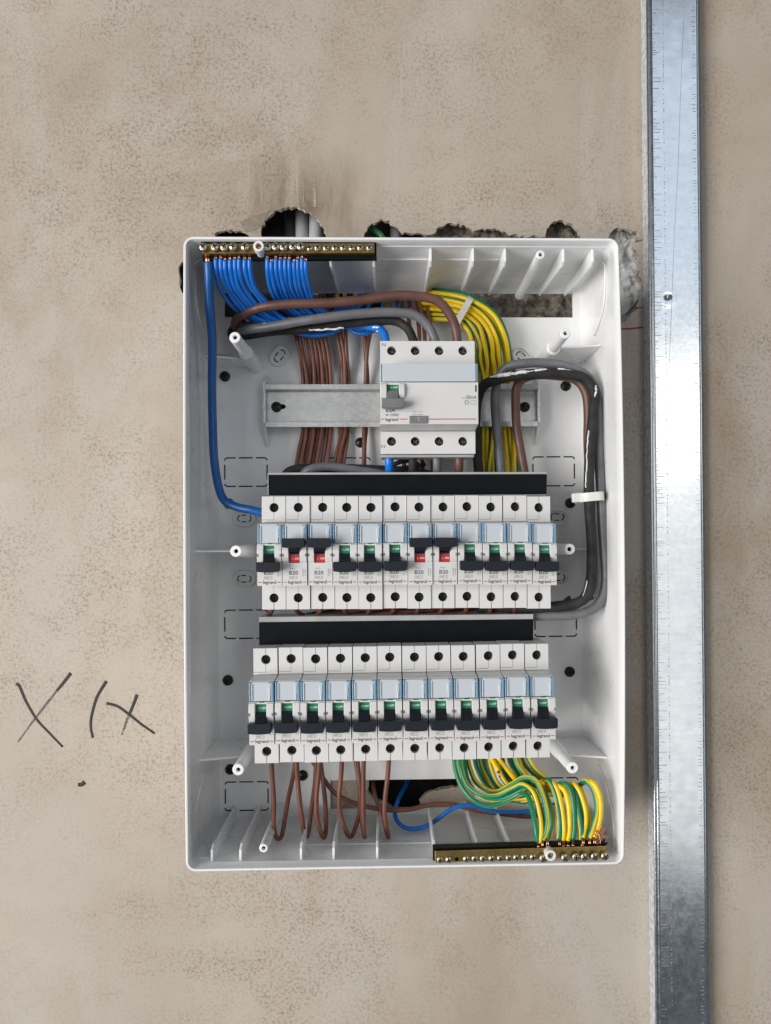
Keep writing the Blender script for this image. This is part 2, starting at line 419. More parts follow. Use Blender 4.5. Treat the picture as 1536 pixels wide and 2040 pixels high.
def hole_side(loop, depth, seed):
    rnd = random.Random(seed); cx = sum(p[0] for p in loop)/len(loop); cz = sum(p[1] for p in loop)/len(loop)
    loops = []
    for d, k in ((0, 0), (-.8, 0.3), (-2.0, 0.5), (-depth, 0.8)):
        loops.append([(x+(rnd.uniform(-1, 1))*k, d+(rnd.uniform(-.8, .8) if d else 0), z+rnd.uniform(-1, 1)*k) for x, z in loop])
    return MB().loft(loops)
part('broken_edge', hole_side(hole_top, 3.6, 1), 'broken', wall)
part('broken_edge', hole_side(hole_bot, 6, 2), 'broken', wall)
part('broken_edge', hole_side(hole_left, 4, 3), 'broken', wall)
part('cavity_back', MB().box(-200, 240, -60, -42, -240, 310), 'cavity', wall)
def lumpy(x0, x1, z0, z1, d, amp, sc, step, seed, cut=None):
    nx = int((x1-x0)/step)+1; nz = int((z1-z0)/step)+1; v = []; f = []
    for j in range(nz):
        for i in range(nx):
            x = x0+(x1-x0)*i/(nx-1); z = z0+(z1-z0)*j/(nz-1)
            h = noise.cell_vector(Vector((0, 0, 0)))[0]*0
            vd = noise.voronoi(Vector((x/sc, z/sc, seed)))[0]
            h = (0.75-vd[0])*amp+noise.fractal(Vector((x/sc*.5, z/sc*.5, seed+9)), 0.9, 2.0, 5)*amp*0.9+noise.fractal(Vector((x*.55, z*.55, seed+4)), 0.7, 2.0, 4)*amp*0.28
            v.append((x, min(d+h, -4.5+(d+h+4.5)*.15), z))
    for j in range(nz-1):
        for i in range(nx-1): f.append((j*nx+i, j*nx+i+1, (j+1)*nx+i+1, (j+1)*nx+i))
    return MB().add(v, f, True)
a = P(1182, 670, -9); b_ = P(1296, 440, -9)
part('foam_filling', lumpy(a[0], b_[0], a[1], b_[1], -11, 4.2, 5.5, 0.9, 3), 'foam', wall)
a = P(855, 668, -14); b_ = P(1186, 425, -14)
part('rubble_filling', lumpy(a[0], b_[0], a[1], b_[1], -22, 6.5, 8, 1.1, 8), 'rubble', wall)
# chip of the skim coat beside the hole, hairline cracks
chip = ragged(PX([(478,441),(500,432),(526,424),(538,419),(528,437),(523,450),(505,460),(492,463),(484,455)], 0), 0.4, 3, 9)
part('plaster_chip', MB().plate(chip, [], -0.6, 0.35), 'chip', wall)
for pts, wd in (([(1266,482),(1276,479),(1286,474)], 0.9), ([(1270,613),(1279,612),(1289,604)], 0.8), ([(1278,560),(1270,548),(1274,540)], 0.7), ([(1246,628),(1262,612),(1272,596)], 1.0)):
    w3 = W([(x, y, 0.06) for x, y in pts]); mb = MB().tube(w3, wd*0.5, 6, flat=0.15)
    part('crack', mb, 'cavity', wall)
def stroke(name, pts, w0, w1, mat):
    p3 = W([(x, y, 0.12) for x, y in pts])
    part(name, MB().tube(p3, w0*1.2, 8, flat=0.10, r1=w1*1.2, sub=10), mat, wall)
stroke('marker_stroke', [(32,1362),(38,1366),(45,1382),(52,1398),(73,1433),(98,1460),(125,1488)], 1.15, 0.75, 'marker')
stroke('marker_stroke', [(141,1341),(128,1358),(114,1375)], 1.25, 0.95, 'marker')
stroke('marker_stroke', [(114,1375),(75,1425),(56,1450),(36,1478)], 0.95, 0.5, 'pencil')
stroke('marker_stroke', [(212,1357),(200,1376),(191,1394),(182,1428),(181,1450),(185,1470)], 1.15, 0.85, 'marker')
stroke('marker_stroke', [(212,1401),(234,1407),(257,1423),(282,1443),(308,1461)], 1.0, 0.8, 'marker')
stroke('marker_stroke', [(273,1384),(266,1403),(257,1424)], 1.15, 1.0, 'marker')
stroke('marker_stroke', [(257,1424),(249,1445),(243,1464)], 1.0, 0.7, 'pencil')
stroke('marker_stroke', [(155,1563),(162,1563),(169,1558)], 1.2, 1.6, 'marker')
stroke('red_marker_line', [(1238,655),(1255,655),(1282,652)], 0.65, 0.6, 'redmark')

rs0 = random.Random(5)
for i in range(16):
    x = 575+rs0.random()*85; y0 = 330+rs0.random()*60; y1 = min(412, y0+rs0.uniform(25, 80))
    part('scrape_mark', MB().tube(W([(x, y0, .05), (x+rs0.uniform(-1, 1), (y0+y1)/2, .06), (x+rs0.uniform(-2, 2), y1, .05)]), rs0.uniform(.12, .45) if i else 1.6, 6, flat=.08, r1=rs0.uniform(.1, .6) if i else 2.0), 'scrape', wall)
# conduits deep in the hole
for i, (x0, x1, r) in enumerate(((600, 603, 6.2), (632, 628, 6.4), (575, 586, 5.0), (792, 782, 5))):
    a = P(x0, 395, -26); b_ = P(x1, 600, -26)
    solo('conduit', MB().tube([(a[0], -28+3*i % 4, a[1]+8), (b_[0], -24, b_[1])], r, 18), 'conduit' if i != 2 else 'blackcab',
         ['left of two pale conduits in the largest hole above box', 'right of two pale conduits in the largest hole above box',
          'dark conduit beside pale ones in largest hole above box', 'pale conduit in the second hole above the box'][i], 'conduit')
solo('earth_wire', MB().tube(W([(728,436,-16),(742,455,-12),(765,480,-12),(780,560,-10)]), 2.3, 10, phase=0.3), 'earth',
     'yellow green wire showing in the broken hole above the box rim', 'wire')

# ------------------------------------------------------------------ steel profile on the right
def make_stud():
    x0 = P(1297.5, 1020, 12)[0]; x1 = P(1404.5, 1020, 12)[0]
    root = thing('steel_profile', 'tall galvanised steel profile strip fixed to wall right of box', 'steel profile', ((x0+x1)/2, 0, 0))
    prof = [(x0-0.2, 0), (x0-0.2, 11.0), (x0+0.2, 11.7), (x0+0.9, 12.1), (x0+1.8, 12.0), (x0+2.2, 11.2), (x0+2.8, 11.2), (x0+3.3, 11.9)]
    k = 26
    for i in range(1, k): prof.append((x0+3.3+(x1-x0-6.6)*i/k, 12.0))
    prof += [(x1-3.3, 11.95), (x1-2.6, 12.2), (x1-1.9, 12.25), (x1-1.2, 11.8), (x1-0.4, 11.7), (x1, 11.0), (x1, 0)]
    dx, dz = P(1331, 592, 12)
    zs = [-560+4*i for i in range(281)]; zs = sorted(set(zs+[dz-14+0.8*i for i in range(36)]))
    mb = MB(); n = len(prof); v = []
    for z in zs:
        for x, d in prof:
            r = math.hypot(x-dx, (z-dz)*0.85)
            dd = -1.2*math.exp(-(r/1.8)**2)+0.16*math.exp(-((r-4.5)/3.0)**2) if d > 11.85 else 0
            dd += 0.22*noise.noise(Vector((x*0.03, 0, z*0.012))) if d > 11.85 else 0
            v.append((x, d+dd, z))
    mb.add(v, [(j*n+i, j*n+i+1, (j+1)*n+i+1, (j+1)*n+i) for j in range(len(zs)-1) for i in range(n-1)], True)
    part('profile_face', mb, 'zinc', root)
    for xs_, sg in ((x0-.25, -1), (x1+.05, 1)):
        part('profile_flange', MB().add([(xs_+sg*.5, 0, -560), (xs_, 11.2, -560), (xs_+sg*.5, 0, 560), (xs_, 11.2, 560), (xs_+sg*.6, .2, -560), (xs_+sg*.6, .2, 560)], [(0, 1, 3, 2), (0, 2, 5, 4)]), 'dullzinc', root)
    # pressed ticks down both sides of the face
    rnd = random.Random(4)
    for side in (0, 1):
        mb = MB(); z = -470
        while z < 470:
            ln = rnd.choice((1.2, 1.6, 2.2, 3.0, 6.5 if side == 0 else 3.2, 5.0 if side == 0 else 2.4))
            xs = x0+4.6+rnd.uniform(0, .3) if side == 0 else x1-4.6-ln
            if rnd.random() < 0.65: mb.box(xs, xs+ln, 11.9, 12.22, z, z+rnd.uniform(0.25, 0.5))
            z += rnd.uniform(1.6, 3.4)
        tag(part('pressed_ticks', mb, 'rail', root), kind='stuff')
    mb = MB()
    z = -470
    while z < 470:
        if rnd.random() < 0.7: mb.box(x0+13.4+rnd.uniform(-.3, .3), x0+14.0, 11.9, 12.2, z, z+rnd.uniform(.5, 1.5))
        z += rnd.uniform(1.5, 3.5)
    tag(part('pressed_ticks', mb, 'rail', root), kind='stuff')
    sc = part('sunk_screw', MB().lathe(dx, dz-0.6, [(0.55, 8.5), (0.55, 10.5), (0.4, 10.75), (0.01, 10.8)], 14), 'nickel', root)
    # fine long scratch
    part('scratch', MB().tube([(x, 12.05, z) for x, z in PX([(1362,40),(1356,180),(1351,330),(1343,480),(1337,640),(1331,760),(1326,850)], 12)], 0.13, 5, flat=0.3), 'rail', root)
make_stud()

# ------------------------------------------------------------------ enclosure
ENC = thing('electrical_enclosure', 'open white plastic electrical distribution box mounted on the wall', 'electrical box', (12, 0, -225))
def rr(x0, x1, z0, z1, r, d, bow=0.0, n=6, m=14):
    pts = []
    for cx, cz, a0 in ((x1-r, z0+r, -math.pi/2), (x1-r, z1-r, 0), (x0+r, z1-r, math.pi/2), (x0+r, z0+r, math.pi)):
        arc = [(cx+r*math.cos(a0+math.pi/2*i/n), cz+r*math.sin(a0+math.pi/2*i/n)) for i in range(n+1)]
        if pts:
            a = pts[-1]; b = arc[0]
            for k in range(1, m): pts.append((a[0]+(b[0]-a[0])*k/m, a[1]+(b[1]-a[1])*k/m))
        pts += arc
    a = pts[-1]; b = pts[0]
    for k in range(1, m): pts.append((a[0]+(b[0]-a[0])*k/m, a[1]+(b[1]-a[1])*k/m))
    zc, h = (z0+z1)/2, (z1-z0)/2; xm = (x0+x1)/2; out = []
    for x, z in pts:
        k = max(0, 1-((z-zc)/h)**2)*(x-xm)/((x1-x0)/2)
        dx = bow*max(0, k)+0.35*bow*max(0, -k)*-1
        out.append((x+dx, d, z))
    return out
XO0, XO1, ZO0, ZO1 = -142.6, 168.4, -226.0, 223.0
loops = [rr(-146, 171, -227.5, 222, 5, 0.3), rr(-145, 170.5, -227.5, 222.8, 6, 30, 1.0), rr(XO0-.6, XO1+.4, ZO0-.4, ZO1+.3, 7, 92, 2.6), rr(XO0, XO1, ZO0, ZO1, 7, 94.4, 2.6),
         rr(XO0+.7, XO1-.7, ZO0+.7, ZO1-.7, 6.4, 95, 2.6), rr(XO0+1.7, XO1-1.7, ZO0+1.7, ZO1-1.7, 5.5, 94.8, 2.6),
         rr(XO0+2.2, XO1-2.2, ZO0+2.2, ZO1-2.2, 5, 94.0, 2.6), rr(XO0+2.3, XO1-2.3, ZO0+2.3, ZO1-2.3, 5, 86.0, 2.2),
         rr(XO0+1.9, XO1-1.8, ZO0+2.7, ZO1-2.9, 5, 85.5, 2.2), rr(-142.4, 167.2, -224.3, 219.6, 5, 45, 1.2), rr(-143, 168, -225, 219, 6, 9, 0.3), rr(-140, 165, -222, 216, 6, 2.6, 0)]
part('side_walls', MB().loft(loops, smooth=True), 'box', ENC).data.set_sharp_from_angle(angle=math.radians(40))
zt0 = P(700, 632, 3)[1]; zt1 = P(700, 577, 3)[1]; xt0 = P(447, 600, 3)[0]; xt1 = P(1141, 600, 3)[0]
slot_top = [(xt0, zt0), (xt1, zt0), (xt1, zt1)]+ragged([(xt1-1, zt1), (xt0+1, zt1)], 0.7, 3, 11)[:int((xt1-xt0)/3)]+[(xt0, zt1)]
zb0 = P(800, 1610, 3)[1]; zb1 = P(800, 1553, 3)[1]; xb0 = P(658, 1580, 3)[0]; xb1 = P(946, 1580, 3)[0]
slot_bot = rect(xb0, xb1, zb0, zb1)
part('back_panel', MB().plate(rect(-143.5, 168.5, -225.5, 219.5), [slot_top, slot_bot], 0.5, 3), 'box', ENC)
# rough cut edge along the top slot
rnd = random.Random(12); mb = MB()
x = xt0+60
while x < xt1-12:
    wd = rnd.uniform(1.5, 6); mb.tube([(x, 3.2, zt1-rnd.uniform(-.4, .7)), (x+wd*.5, 4+rnd.uniform(0, 1.3), zt1-rnd.uniform(-.2, 1.0)), (x+wd, 3.2, zt1-rnd.uniform(-.5, .6))], rnd.uniform(.25, .9), 6, sub=3); x += wd*rnd.uniform(1, 2.2)
tag(part('torn_edge', mb, 'black', ENC), kind='stuff')
mb = MB()
for cx_, nn in ((868, 7), (982, 5), (1045, 4), (1085, 2)):
    for _ in range(nn):
        px = cx_+rnd.uniform(-14, 14); p0 = P(px, 574, 5); mb.lathe(p0[0], p0[1]+rnd.uniform(-1.5, 1), [(rnd.uniform(.6, 1.5), 3.5), (rnd.uniform(.5, 1.3), 5), (.05, 6)], 7)
tag(part('plastic_burr', mb, 'paint', ENC), kind='stuff')
ribx = [-127, -106.5, -63, -39.5, -8, 33.5, 64.5, 88, 131, 152.5]
for x in ribx:
    part('rib', MB().prism_x([(3, -224.6), (84, -224.0), (84, -215.5), (79, -212.6), (3, -211.8)], x-.9, x+.9), 'box', ENC, 0.3, 1)
for x in ribx:
    part('rib', MB().prism_x([(3.2, 219.2), (84, 219.9), (84, 210.5), (79, 208.0), (3.2, 214.0)], x-.9, x+.9), 'box', ENC, 0.3, 1)
for i, (xa, xb) in enumerate(((-63, -39.5), (-39.5, -8), (-8, 33.5), (33.5, 64.5), (64.5, 88))):
    part('wall_ridge', MB().box(xa+1, xb-1, 56, 57, -224.6, -223.4), 'box', ENC)
    part('wall_ridge', MB().box(xa+1, xb-1, 64, 65, 218.9, 220.2), 'box', ENC)
    xc = (xa+xb)/2; r = 10
    v = [(xc+rr_*math.cos(2*math.pi*k/32), 38+rr_*math.sin(2*math.pi*k/32), -224.35+h) for rr_, h in ((r+.4, 0), (r, .35), (r-.4, 0)) for k in range(32)]
    part('knockout_ring', MB().add(v, [(j*32+k, j*32+(k+1) % 32, (j+1)*32+(k+1) % 32, (j+1)*32+k) for j in range(2) for k in range(32)], True), 'box', ENC)
# moulded corner ridge lines on left and right walls
for sx, x in ((1, -141.9), (-1, 166.6)):
    part('wall_ridge', MB().tube([(x-sx*.5, 38, 170), (x-sx*.1, 52, 176), (x, 62, 184), (x, 66, 192), (x, 67, 206), (x+sx*.6, 68, 215), (x+sx*7, 68, 218.6)], .6, 8), 'box', ENC)
    part('wall_ridge', MB().tube([(x-sx*.5, 40, -172), (x-sx*.1, 58, -180), (x, 71, -191), (x, 76, -203), (x+sx*.2, 78, -217), (x+sx*2, 78.5, -222.6), (x+sx*16, 77, -223.6)], .6, 8), 'box', ENC)
# screw posts
def post(px, py, d, r, hole, base, name='screw_post'):
    x, z = P(px, py, d)
    o = part(name, MB().lathe(x, z, [(base*1.15, 3), (base, 8), (base*.97, d*0.55), (r*1.08, d*0.57), (r, d-.6), (r-.5, d), (hole, d), (hole, d-9)], 24), 'box', ENC)
    o.data.set_sharp_from_angle(angle=math.radians(35))
    s_ = part('post_hole', MB().cyl(x, z, d-9, d-4, hole, n=14), 'slit', o)
    return x, z
posts = [post(468, 672, 84, 4.1, 1.6, 5.8), post(1126.5, 664, 84, 3.8, 1.5, 5.6), post(470, 1098, 84, 4.2, 1.6, 5.8), post(1135, 1094, 84, 4.0, 1.7, 4.9),
         post(474.5, 1533.5, 84, 4.3, 1.6, 5.8), post(1141, 1530, 84, 4.2, 1.6, 5.6)]
post(1077, 507, 86, 3.2, 1.5, 3.3); post(525, 1690, 86, 3.2, 1.5, 3.3)
# fins that tie the posts to the side walls
for (x, z), side, dd in zip(posts, (-1, 1, -1, 1, -1, 1), (26, 46, 60, 24, 52, 52)):
    xw = -142.6 if side < 0 else 167.4
    part('post_fin', MB().prism_x([(0, 0)], 0, 0) if False else MB().add(
        [(x+side*4.5, 3, z-.7), (xw, 3, z-.7), (xw, dd+8, z-.7), (x+side*4.5, dd, z-.7), (x+side*4.5, 3, z+.7), (xw, 3, z+.7), (xw, dd+8, z+.7), (x+side*4.5, dd, z+.7)],
        [(0,1,2,3), (7,6,5,4), (0,4,5,1), (1,5,6,2), (2,6,7,3), (3,7,4,0)]), 'box', ENC)
# knock-out outlines (slits), oval bosses and mounting screws on the back panel
def slit_rect(px0, px1, py0, py1, skip=()):
    x0, z0 = P(px0, py1, 3); x1, z1 = P(px1, py0, 3); mb = MB(); h = .52; d0, d1 = 2.7, 3.12; r = 2.2
    w_ = x1-x0; ht = z1-z0
    for zz in (z0, z1):
        for a, b in ((.06, .26), (.33, .66), (.74, .94)): mb.box(x0+w_*a, x0+w_*b, d0, d1, zz-h, zz+h)
    for xx in (x0, x1): mb.box(xx-h, xx+h, d0, d1, z0+ht*.24, z0+ht*.76)
    for cx, cz, a0 in ((x0+r, z0+r, math.pi), (x1-r, z0+r, 1.5*math.pi), (x1-r, z1-r, 0), (x0+r, z1-r, .5*math.pi)):
        o = [(cx+(r+h)*math.cos(a0+math.pi/2*k/5), cz+(r+h)*math.sin(a0+math.pi/2*k/5)) for k in range(6)]
        i_ = [(cx+(r-h)*math.cos(a0+math.pi/2*k/5), cz+(r-h)*math.sin(a0+math.pi/2*k/5)) for k in range(5, -1, -1)]
        mb.prism(o+i_, d0, d1)
    part('knockout_slits', mb, 'slit', ENC)
for r_ in ((448, 532, 912, 969), (448, 533, 1215, 1272), (449, 534, 1557, 1615), (1062, 1144, 910, 968), (1066, 1148, 1212, 1268), (1066, 1151, 1549, 1602), (655, 737, 912, 969)):
    slit_rect(*r_)
def oval(px, py, rot, lx=9.4, r=6.9):
    x, z = P(px, py, 4); c, s = math.cos(rot), math.sin(rot)
    def ov(rr_, ll, d, n=10):
        p = []
        for sg, a0 in ((1, -math.pi/2), (-1, math.pi/2)):
            for k in range(n+1):
                a = a0+math.pi*k/n; u = sg*ll+rr_*math.cos(a); v = rr_*math.sin(a); p.append((x+u*c-v*s, d, z+u*s+v*c))
        return p
    ll = lx-r
    o = part('slot_boss', MB().loft([ov(r+.5, ll, 3), ov(r, ll, 5.4), ov(r-.5, ll, 6), ov(r-1.5, ll, 6), ov(r-1.9, ll, 4.2), ov(.02, ll, 4.2)], smooth=True), 'box', ENC)
    o.data.set_sharp_from_angle(angle=math.radians(35))
    mb = MB()
    for sg, k0, k1 in ((1, 1, 8), (-1, 1, 8)):
        a0 = -math.pi/2 if sg > 0 else math.pi/2; poly = []
        for rad, rng in ((3.2, range(k0, k1+1)), (2.3, range(k1, k0-1, -1))):
            for k in rng:
                a = a0+math.pi*k/10; u = sg*ll*1.1+rad*math.cos(a); v = rad*math.sin(a); poly.append((x+u*c-v*s, z+u*s+v*c))
        mb.prism(poly, 4.1, 4.35)
        poly = [(u, sg*v) for u, v in ((-2.6, 2.3), (1.6, 2.3), (1.6, 3.2), (-2.6, 3.2))]
        mb.prism([(x+u*c-v*s, z+u*s+v*c) for u, v in poly], 4.1, 4.35)
    part('slot_outline', mb, 'slit', o)
oval(557, 709, math.radians(52)); oval(1040, 712, math.radians(-45)); oval(487, 1033, 0); oval(487, 1153, 0); oval(1110, 1030, 0); oval(1112, 1150, 0)
def pan_screw(px, py, d, parent, r=4.4, name='mounting_screw', mat='screwblk'):
    x, z = P(px, py, d+2)
    o = part(name, MB().lathe(x, z, [(r, d), (r*.98, d+1.2), (r*.72, d+2.3), (.02, d+2.7)], 18), mat, parent)
    a = random.uniform(0, 1.5); mb = MB()
    for k in (0, math.pi/2):
        c, s = math.cos(a+k), math.sin(a+k)
        mb.prism([(x+u*c-v*s, z+u*s+v*c) for u, v in ((-r*.55, -.4), (r*.55, -.4), (r*.55, .4), (-r*.55, .4))], d+2, d+2.62)
    part('cross_recess', mb, 'slit', o)
for px, py in ((447,749),(1128,768),(718,881),(455,1003),(1137,1002),(453,1356),(1136,1339),(458,1534),(602,1546)): pan_screw(px, py, 3, ENC)
# faint moulding circles on the back panel
for px, py in ((1148, 880), (452, 1308), (1148, 1300)):
    x, z = P(px, py, 3); part('mould_mark', MB().lathe(x, z, [(5.4, 3), (5.2, 3.25), (5.0, 3)], 24), 'box', ENC)

# curled plastic shavings left on the panel
for pts in ([(404,663,10),(408,675,8),(414,684,5)], [(401,688,9),(408,691,7),(416,697,5)], [(430,703,6),(445,704,8),(457,705,7),(461,715,5),(462,722,4),(470,726,4)],
            [(474,712,5),(476,722,6),(479,727,4)], [(1166,1092,40),(1172,1091,42),(1176,1100,42),(1175,1107,40)], [(1165,1106,40),(1172,1102,42),(1177,1104,42)]):
    part('plastic_shaving', MB().tube(W(pts), .75, 6, flat=.5, r1=.35), 'paint', ENC)

# ------------------------------------------------------------------ DIN rails
def make_rail(pxl, pxr, py, d, label, screws=True):
    xl, z = P(pxl, py, d); xr, _ = P(pxr, py, d)
    root = thing('din_rail', label, 'rail', ((xl+xr)/2, 0, z), 'rails across the box')
    h = 17.5
    prof = [(d, h), (d, h-4.4), (d-6.5, h-5.0), (d-6.5, -h+5.0), (d, -h+4.4), (d, -h), (d-1, -h), (d-1, -h+3.5), (d-7.5, -h+4.1), (d-7.5, h-4.1), (d-1, h-3.5), (d-1, h)]
    mb = MB(); n = len(prof); v = [(x, a, z+b) for x in (xl, xr) for a, b in prof]
    mb.add(v, [(i, (i+1) % n, n+(i+1) % n, n+i) for i in range(n)]+[(0, 1, 10, 11), (1, 2, 9, 10), (2, 3, 8, 9), (3, 4, 7, 8), (4, 5, 6, 7),
        (n, n+1, n+10, n+11), (n+1, n+2, n+9, n+10), (n+2, n+3, n+8, n+9), (n+3, n+4, n+7, n+8), (n+4, n+5, n+6, n+7)])
    part('rail_profile', mb, 'rail', root, 0.25, 2)
    for x, sg in ((xl-.2, -1), (xr+.2, 1)):
        poly = [(3, -h-13), (6, -h-13), (d-4, -h+3.5), (d-1, -h+3.5), (d-1, -h+5), (d-.5, -h+6), (d-.5, -h+8), (d-2, -h+9), (d-2, -2), (d-.5, -1.5), (d-.5, 2.5), (d-2, 3), (d-2, h-7), (d-.5, h-6), (d-.5, h+2), (d-4, h+3), (6, h+11), (3, h+11)]
        part('end_bracket', MB().prism_x([(a, z+b) for a, b in poly], x, x+sg*1.5), 'box', root, 0.2, 1)
    if screws:
        for px, sg in ((550, 1), (1046, -1)):
            x, zz = P(px, py+2, d-6)
            poly = [(x+a*sg, zz+b) for a, b in ((0, -1.9), (6, -1.9), (7.3, -1.3), (7.9, 0), (7.3, 1.3), (6, 1.9), (0, 1.9))]
            part('rail_slot', MB().prism(poly if sg > 0 else poly[::-1], d-6.6, d-6.4), 'slit', root)
            pan_screw(px, py+2, d-6.4, root, 4.3, 'rail_screw')
    return root
make_rail(528, 1072, 808, 22, 'galvanised rail that carries the wide white switch', True)
make_rail(535, 1068, 1103, 25, 'metal rail hidden behind the upper row of breakers', False)
make_rail(530, 1066, 1408, 31, 'metal rail hidden behind the lower row of breakers', False)

# ------------------------------------------------------------------ circuit breakers
def hole_block(mb, x0, x1, z0, z1, holes, d0, d1, r):
    mb.plate(rect(x0, x1, z0, z1), [circle(x, z, r, 20) for x, z in holes], d0, d1)
def screw_in_hole(x, z, d, r):
    return MB().lathe(x, z, [(r, d-2.0), (r, d), (r*.82, d+.5), (.02, d+.5)], 16)
def cross(x, z, d, r, a=0.5):
    mb = MB()
    for k in (0, math.pi/2):
        c, s = math.cos(a+k), math.sin(a+k)
        mb.prism([(x+u*c-v*s, z+u*s+v*c) for u, v in ((-r, -.35), (r, -.35), (r, .35), (-r, .35))], d, d+.12)
    return mb
W2 = 8.66
def breaker_meshes():
    D = {}
    b = MB()
    b.prism_x([(0, -22), (0, 22), (8, 26), (14, 41.6), (44, 41.6), (44.2, 22.4), (52, 22.2), (65, 20.9), (65, -23.3), (52, -23.4), (44.2, -23.6), (44, -41.6), (14, -41.6), (8, -26)], -W2, W2)
    D['body'] = b.mesh('body', 'dev', bevel=0.25)
    b = MB(); hole_block(b, -W2, W2, 22.6, 41.6, [(0.3, 33.4)], 43.6, 50, 3.45); D['up'] = b.mesh('terminal_block', 'dev')
    b = MB(); hole_block(b, -W2, W2, -41.6, -23.7, [(0.0, -33.2)], 43.6, 50, 3.45); D['lo'] = b.mesh('terminal_block', 'dev')
    b = MB(); b.plate(rect(-W2, W2, -23.3, 6.5), [rect(-4.1, 3.7, -7.2, 5.3)], 64.8, 69)
    D['panel'] = b.mesh('front_panel', 'dev')
    b = MB()
    b.prism_x([(68.9, 6.2), (70.2, 5.8), (71.2, 2), (71.0, -3), (70.0, -6.2), (68.9, -7)], -W2+.05, -4.15)
    b.prism_x([(68.9, 6.2), (70.2, 5.8), (71.2, 2), (71.0, -3), (70.0, -6.2), (68.9, -7)], 3.75, W2-.05)
    D['cheek'] = b.mesh('lever_cheeks', 'dev', bevel=0.35)
    b = MB().box(-W2+1.4, W2-1.9, 65, 67.6, 6.9, 20.2)
    D['label'] = b.mesh('label_cover', 'label', bevel=0.3)
    b = MB()
    b.box(-W2+.05, -W2+1.3, 65, 68.5, 6.8, 20.4); b.box(W2-1.75, W2-.05, 65, 68.5, 6.8, 20.4)
    D['edge'] = b.mesh('blue_cover_edge', 'edge', bevel=0.3)
    b = MB(); b.box(-W2+2.4, W2-3.0, 67.3, 68.4, 19.2, 20.4); b.box(-W2+1.7, -W2+2.5, 67.2, 68.3, 7.2, 19.4); b.box(W2-3.4, W2-2.6, 67.2, 68.3, 7.2, 11.2)
    b.prism([(W2-3.0, 11), (W2-2.2, 11), (W2-2.2, 17.5), (W2-3.0, 17.5), (W2-3.9, 16.8), (W2-3.9, 11.7)], 67.3, 68.2)
    D['frame'] = b.mesh('cover_frame', 'label', bevel=0.15)
    b = MB(); b.box(-1.6, 2.2, 68.9, 69.15, 6.3, 6.75); D['notch'] = b.mesh('cover_notch', 'slit')
    D['sup'] = screw_in_hole(0.3, 33.4, 46.2, 3.25).mesh('terminal_screw', 'screwblk'); D['slo'] = screw_in_hole(0, -33.2, 46.2, 3.25).mesh('terminal_screw', 'screwblk')
    D['cup'] = cross(0.3, 33.4, 46.7, 2.2).mesh('screw_recess', 'black'); D['clo'] = cross(0, -33.2, 46.7, 2.2, .2).mesh('screw_recess', 'black')
    for i, q_ in enumerate(((.1, .34, 37, 41.6), (-W2+.3, .1, 24.2, 24.42), (.1, .26, 24.5, 30), (-.16, .2, -41.6, -36.8), (-.05, .1, -29.6, -24))):
        D['seam%d' % i] = MB().box(q_[0], q_[1], 49.9, 50.05, q_[2], q_[3]).mesh('seam', 'slit')
    b = MB(); b.box(-W2+.0, -W2+1.15, 70.9, 71.25, -2.6, -.6); D['cl1'] = b.mesh('clip', 'grey_pl')
    b = MB(); b.box(W2-1.2, W2, 70.9, 71.25, -2.6, -.6); D['cl2'] = b.mesh('clip', 'grey_pl')
    b = MB(); text(b, 'legrand', 0, -20.8, 69.06, 3.2, 9.4, 0.09); D['brand'] = b.mesh('brand_text', 'ink')
    for t_ in ('B20', 'B25', 'B32'):
        b = MB(); text(b, t_, -.9, -14.3, 69.06, 3.8, 6.4, 0.10); D[t_] = b.mesh('rating_text', 'ink')
    b = MB(); text(b, 'RX3', -1.6, -11.2, 69.06, 1.5, 3.0); text(b, '4500  3', -1.1, -17.6, 69.06, 1.7, 4.6)
    b.plate(rect(-3.9, 1.8, -18.7, -16.5), [rect(-3.75, 1.65, -18.55, -16.65)], 69.0, 69.06)
    text(b, '230/400V', 6.0, -14.0, 69.06, 1.35, 5.6, 0, math.pi/2); text(b, '4 194 05', 7.5, -14.0, 69.06, 1.35, 4.6, 0, math.pi/2)
    D['spec'] = b.mesh('spec_text', 'ink')
    b = MB(); b.box(-7.9, -5.5, 69.0, 69.08, -21.05, -20.5); D['d1'] = b.mesh('red_dash', 'redline')
    b = MB(); b.box(5.5, 7.9, 69.0, 69.08, -21.05, -20.5); D['d2'] = b.mesh('red_dash', 'redline')
    for st in ('off', 'on'):
        if st == 'off': z0, z1, zb, zt, sg = -7.1, -.5, -13.4, -6.3, 1
        else: z0, z1, zb, zt, sg = -1.4, 5.2, 3.4, 10.2, -1
        b = MB()
        b.prism_x([(64.5, z1), (69.2, z1), (70.6, (z0+z1)/2+1.5*sg), (72.5, (z0+z1)/2), (77, z0 if sg > 0 else z1+1.5), (77, (z0-2) if sg > 0 else z1+3), (64.5, z0)], -3.75, 3.35)
        for k in range(2):
            zz = z1-1.5-1.6*k if sg > 0 else z0+1.0+1.6*k
            b.box(-3.7, 3.3, 70, 70.9+.5*k, zz-.3, zz+.3)
        poly = [(-7.9, zt-.4), (-7.3, zt), (7.6, zt+.0), (8.1, zt-.4), (8.0, zb+.9), (7.4, zb+.4), (4, zb+.05), (0, zb-.15), (-4, zb+.05), (-7.2, zb+.4), (-7.8, zb+.9)]
        b.prism(poly[::-1], 72.3, 79.2)
        D['lever_'+st] = b.mesh('lever', 'lever', bevel=0.5, seg=3)
        b = MB()
        if st == 'off': b.box(-4.0, 3.6, 64.9, 67.8, -.6, 5.0)
        else: b.box(-4.0, 3.6, 64.9, 68.4, -6.8, -1.5)
        D['flag_'+st] = b.mesh('indicator_flag', 'green' if st == 'off' else 'red')
        b = MB()
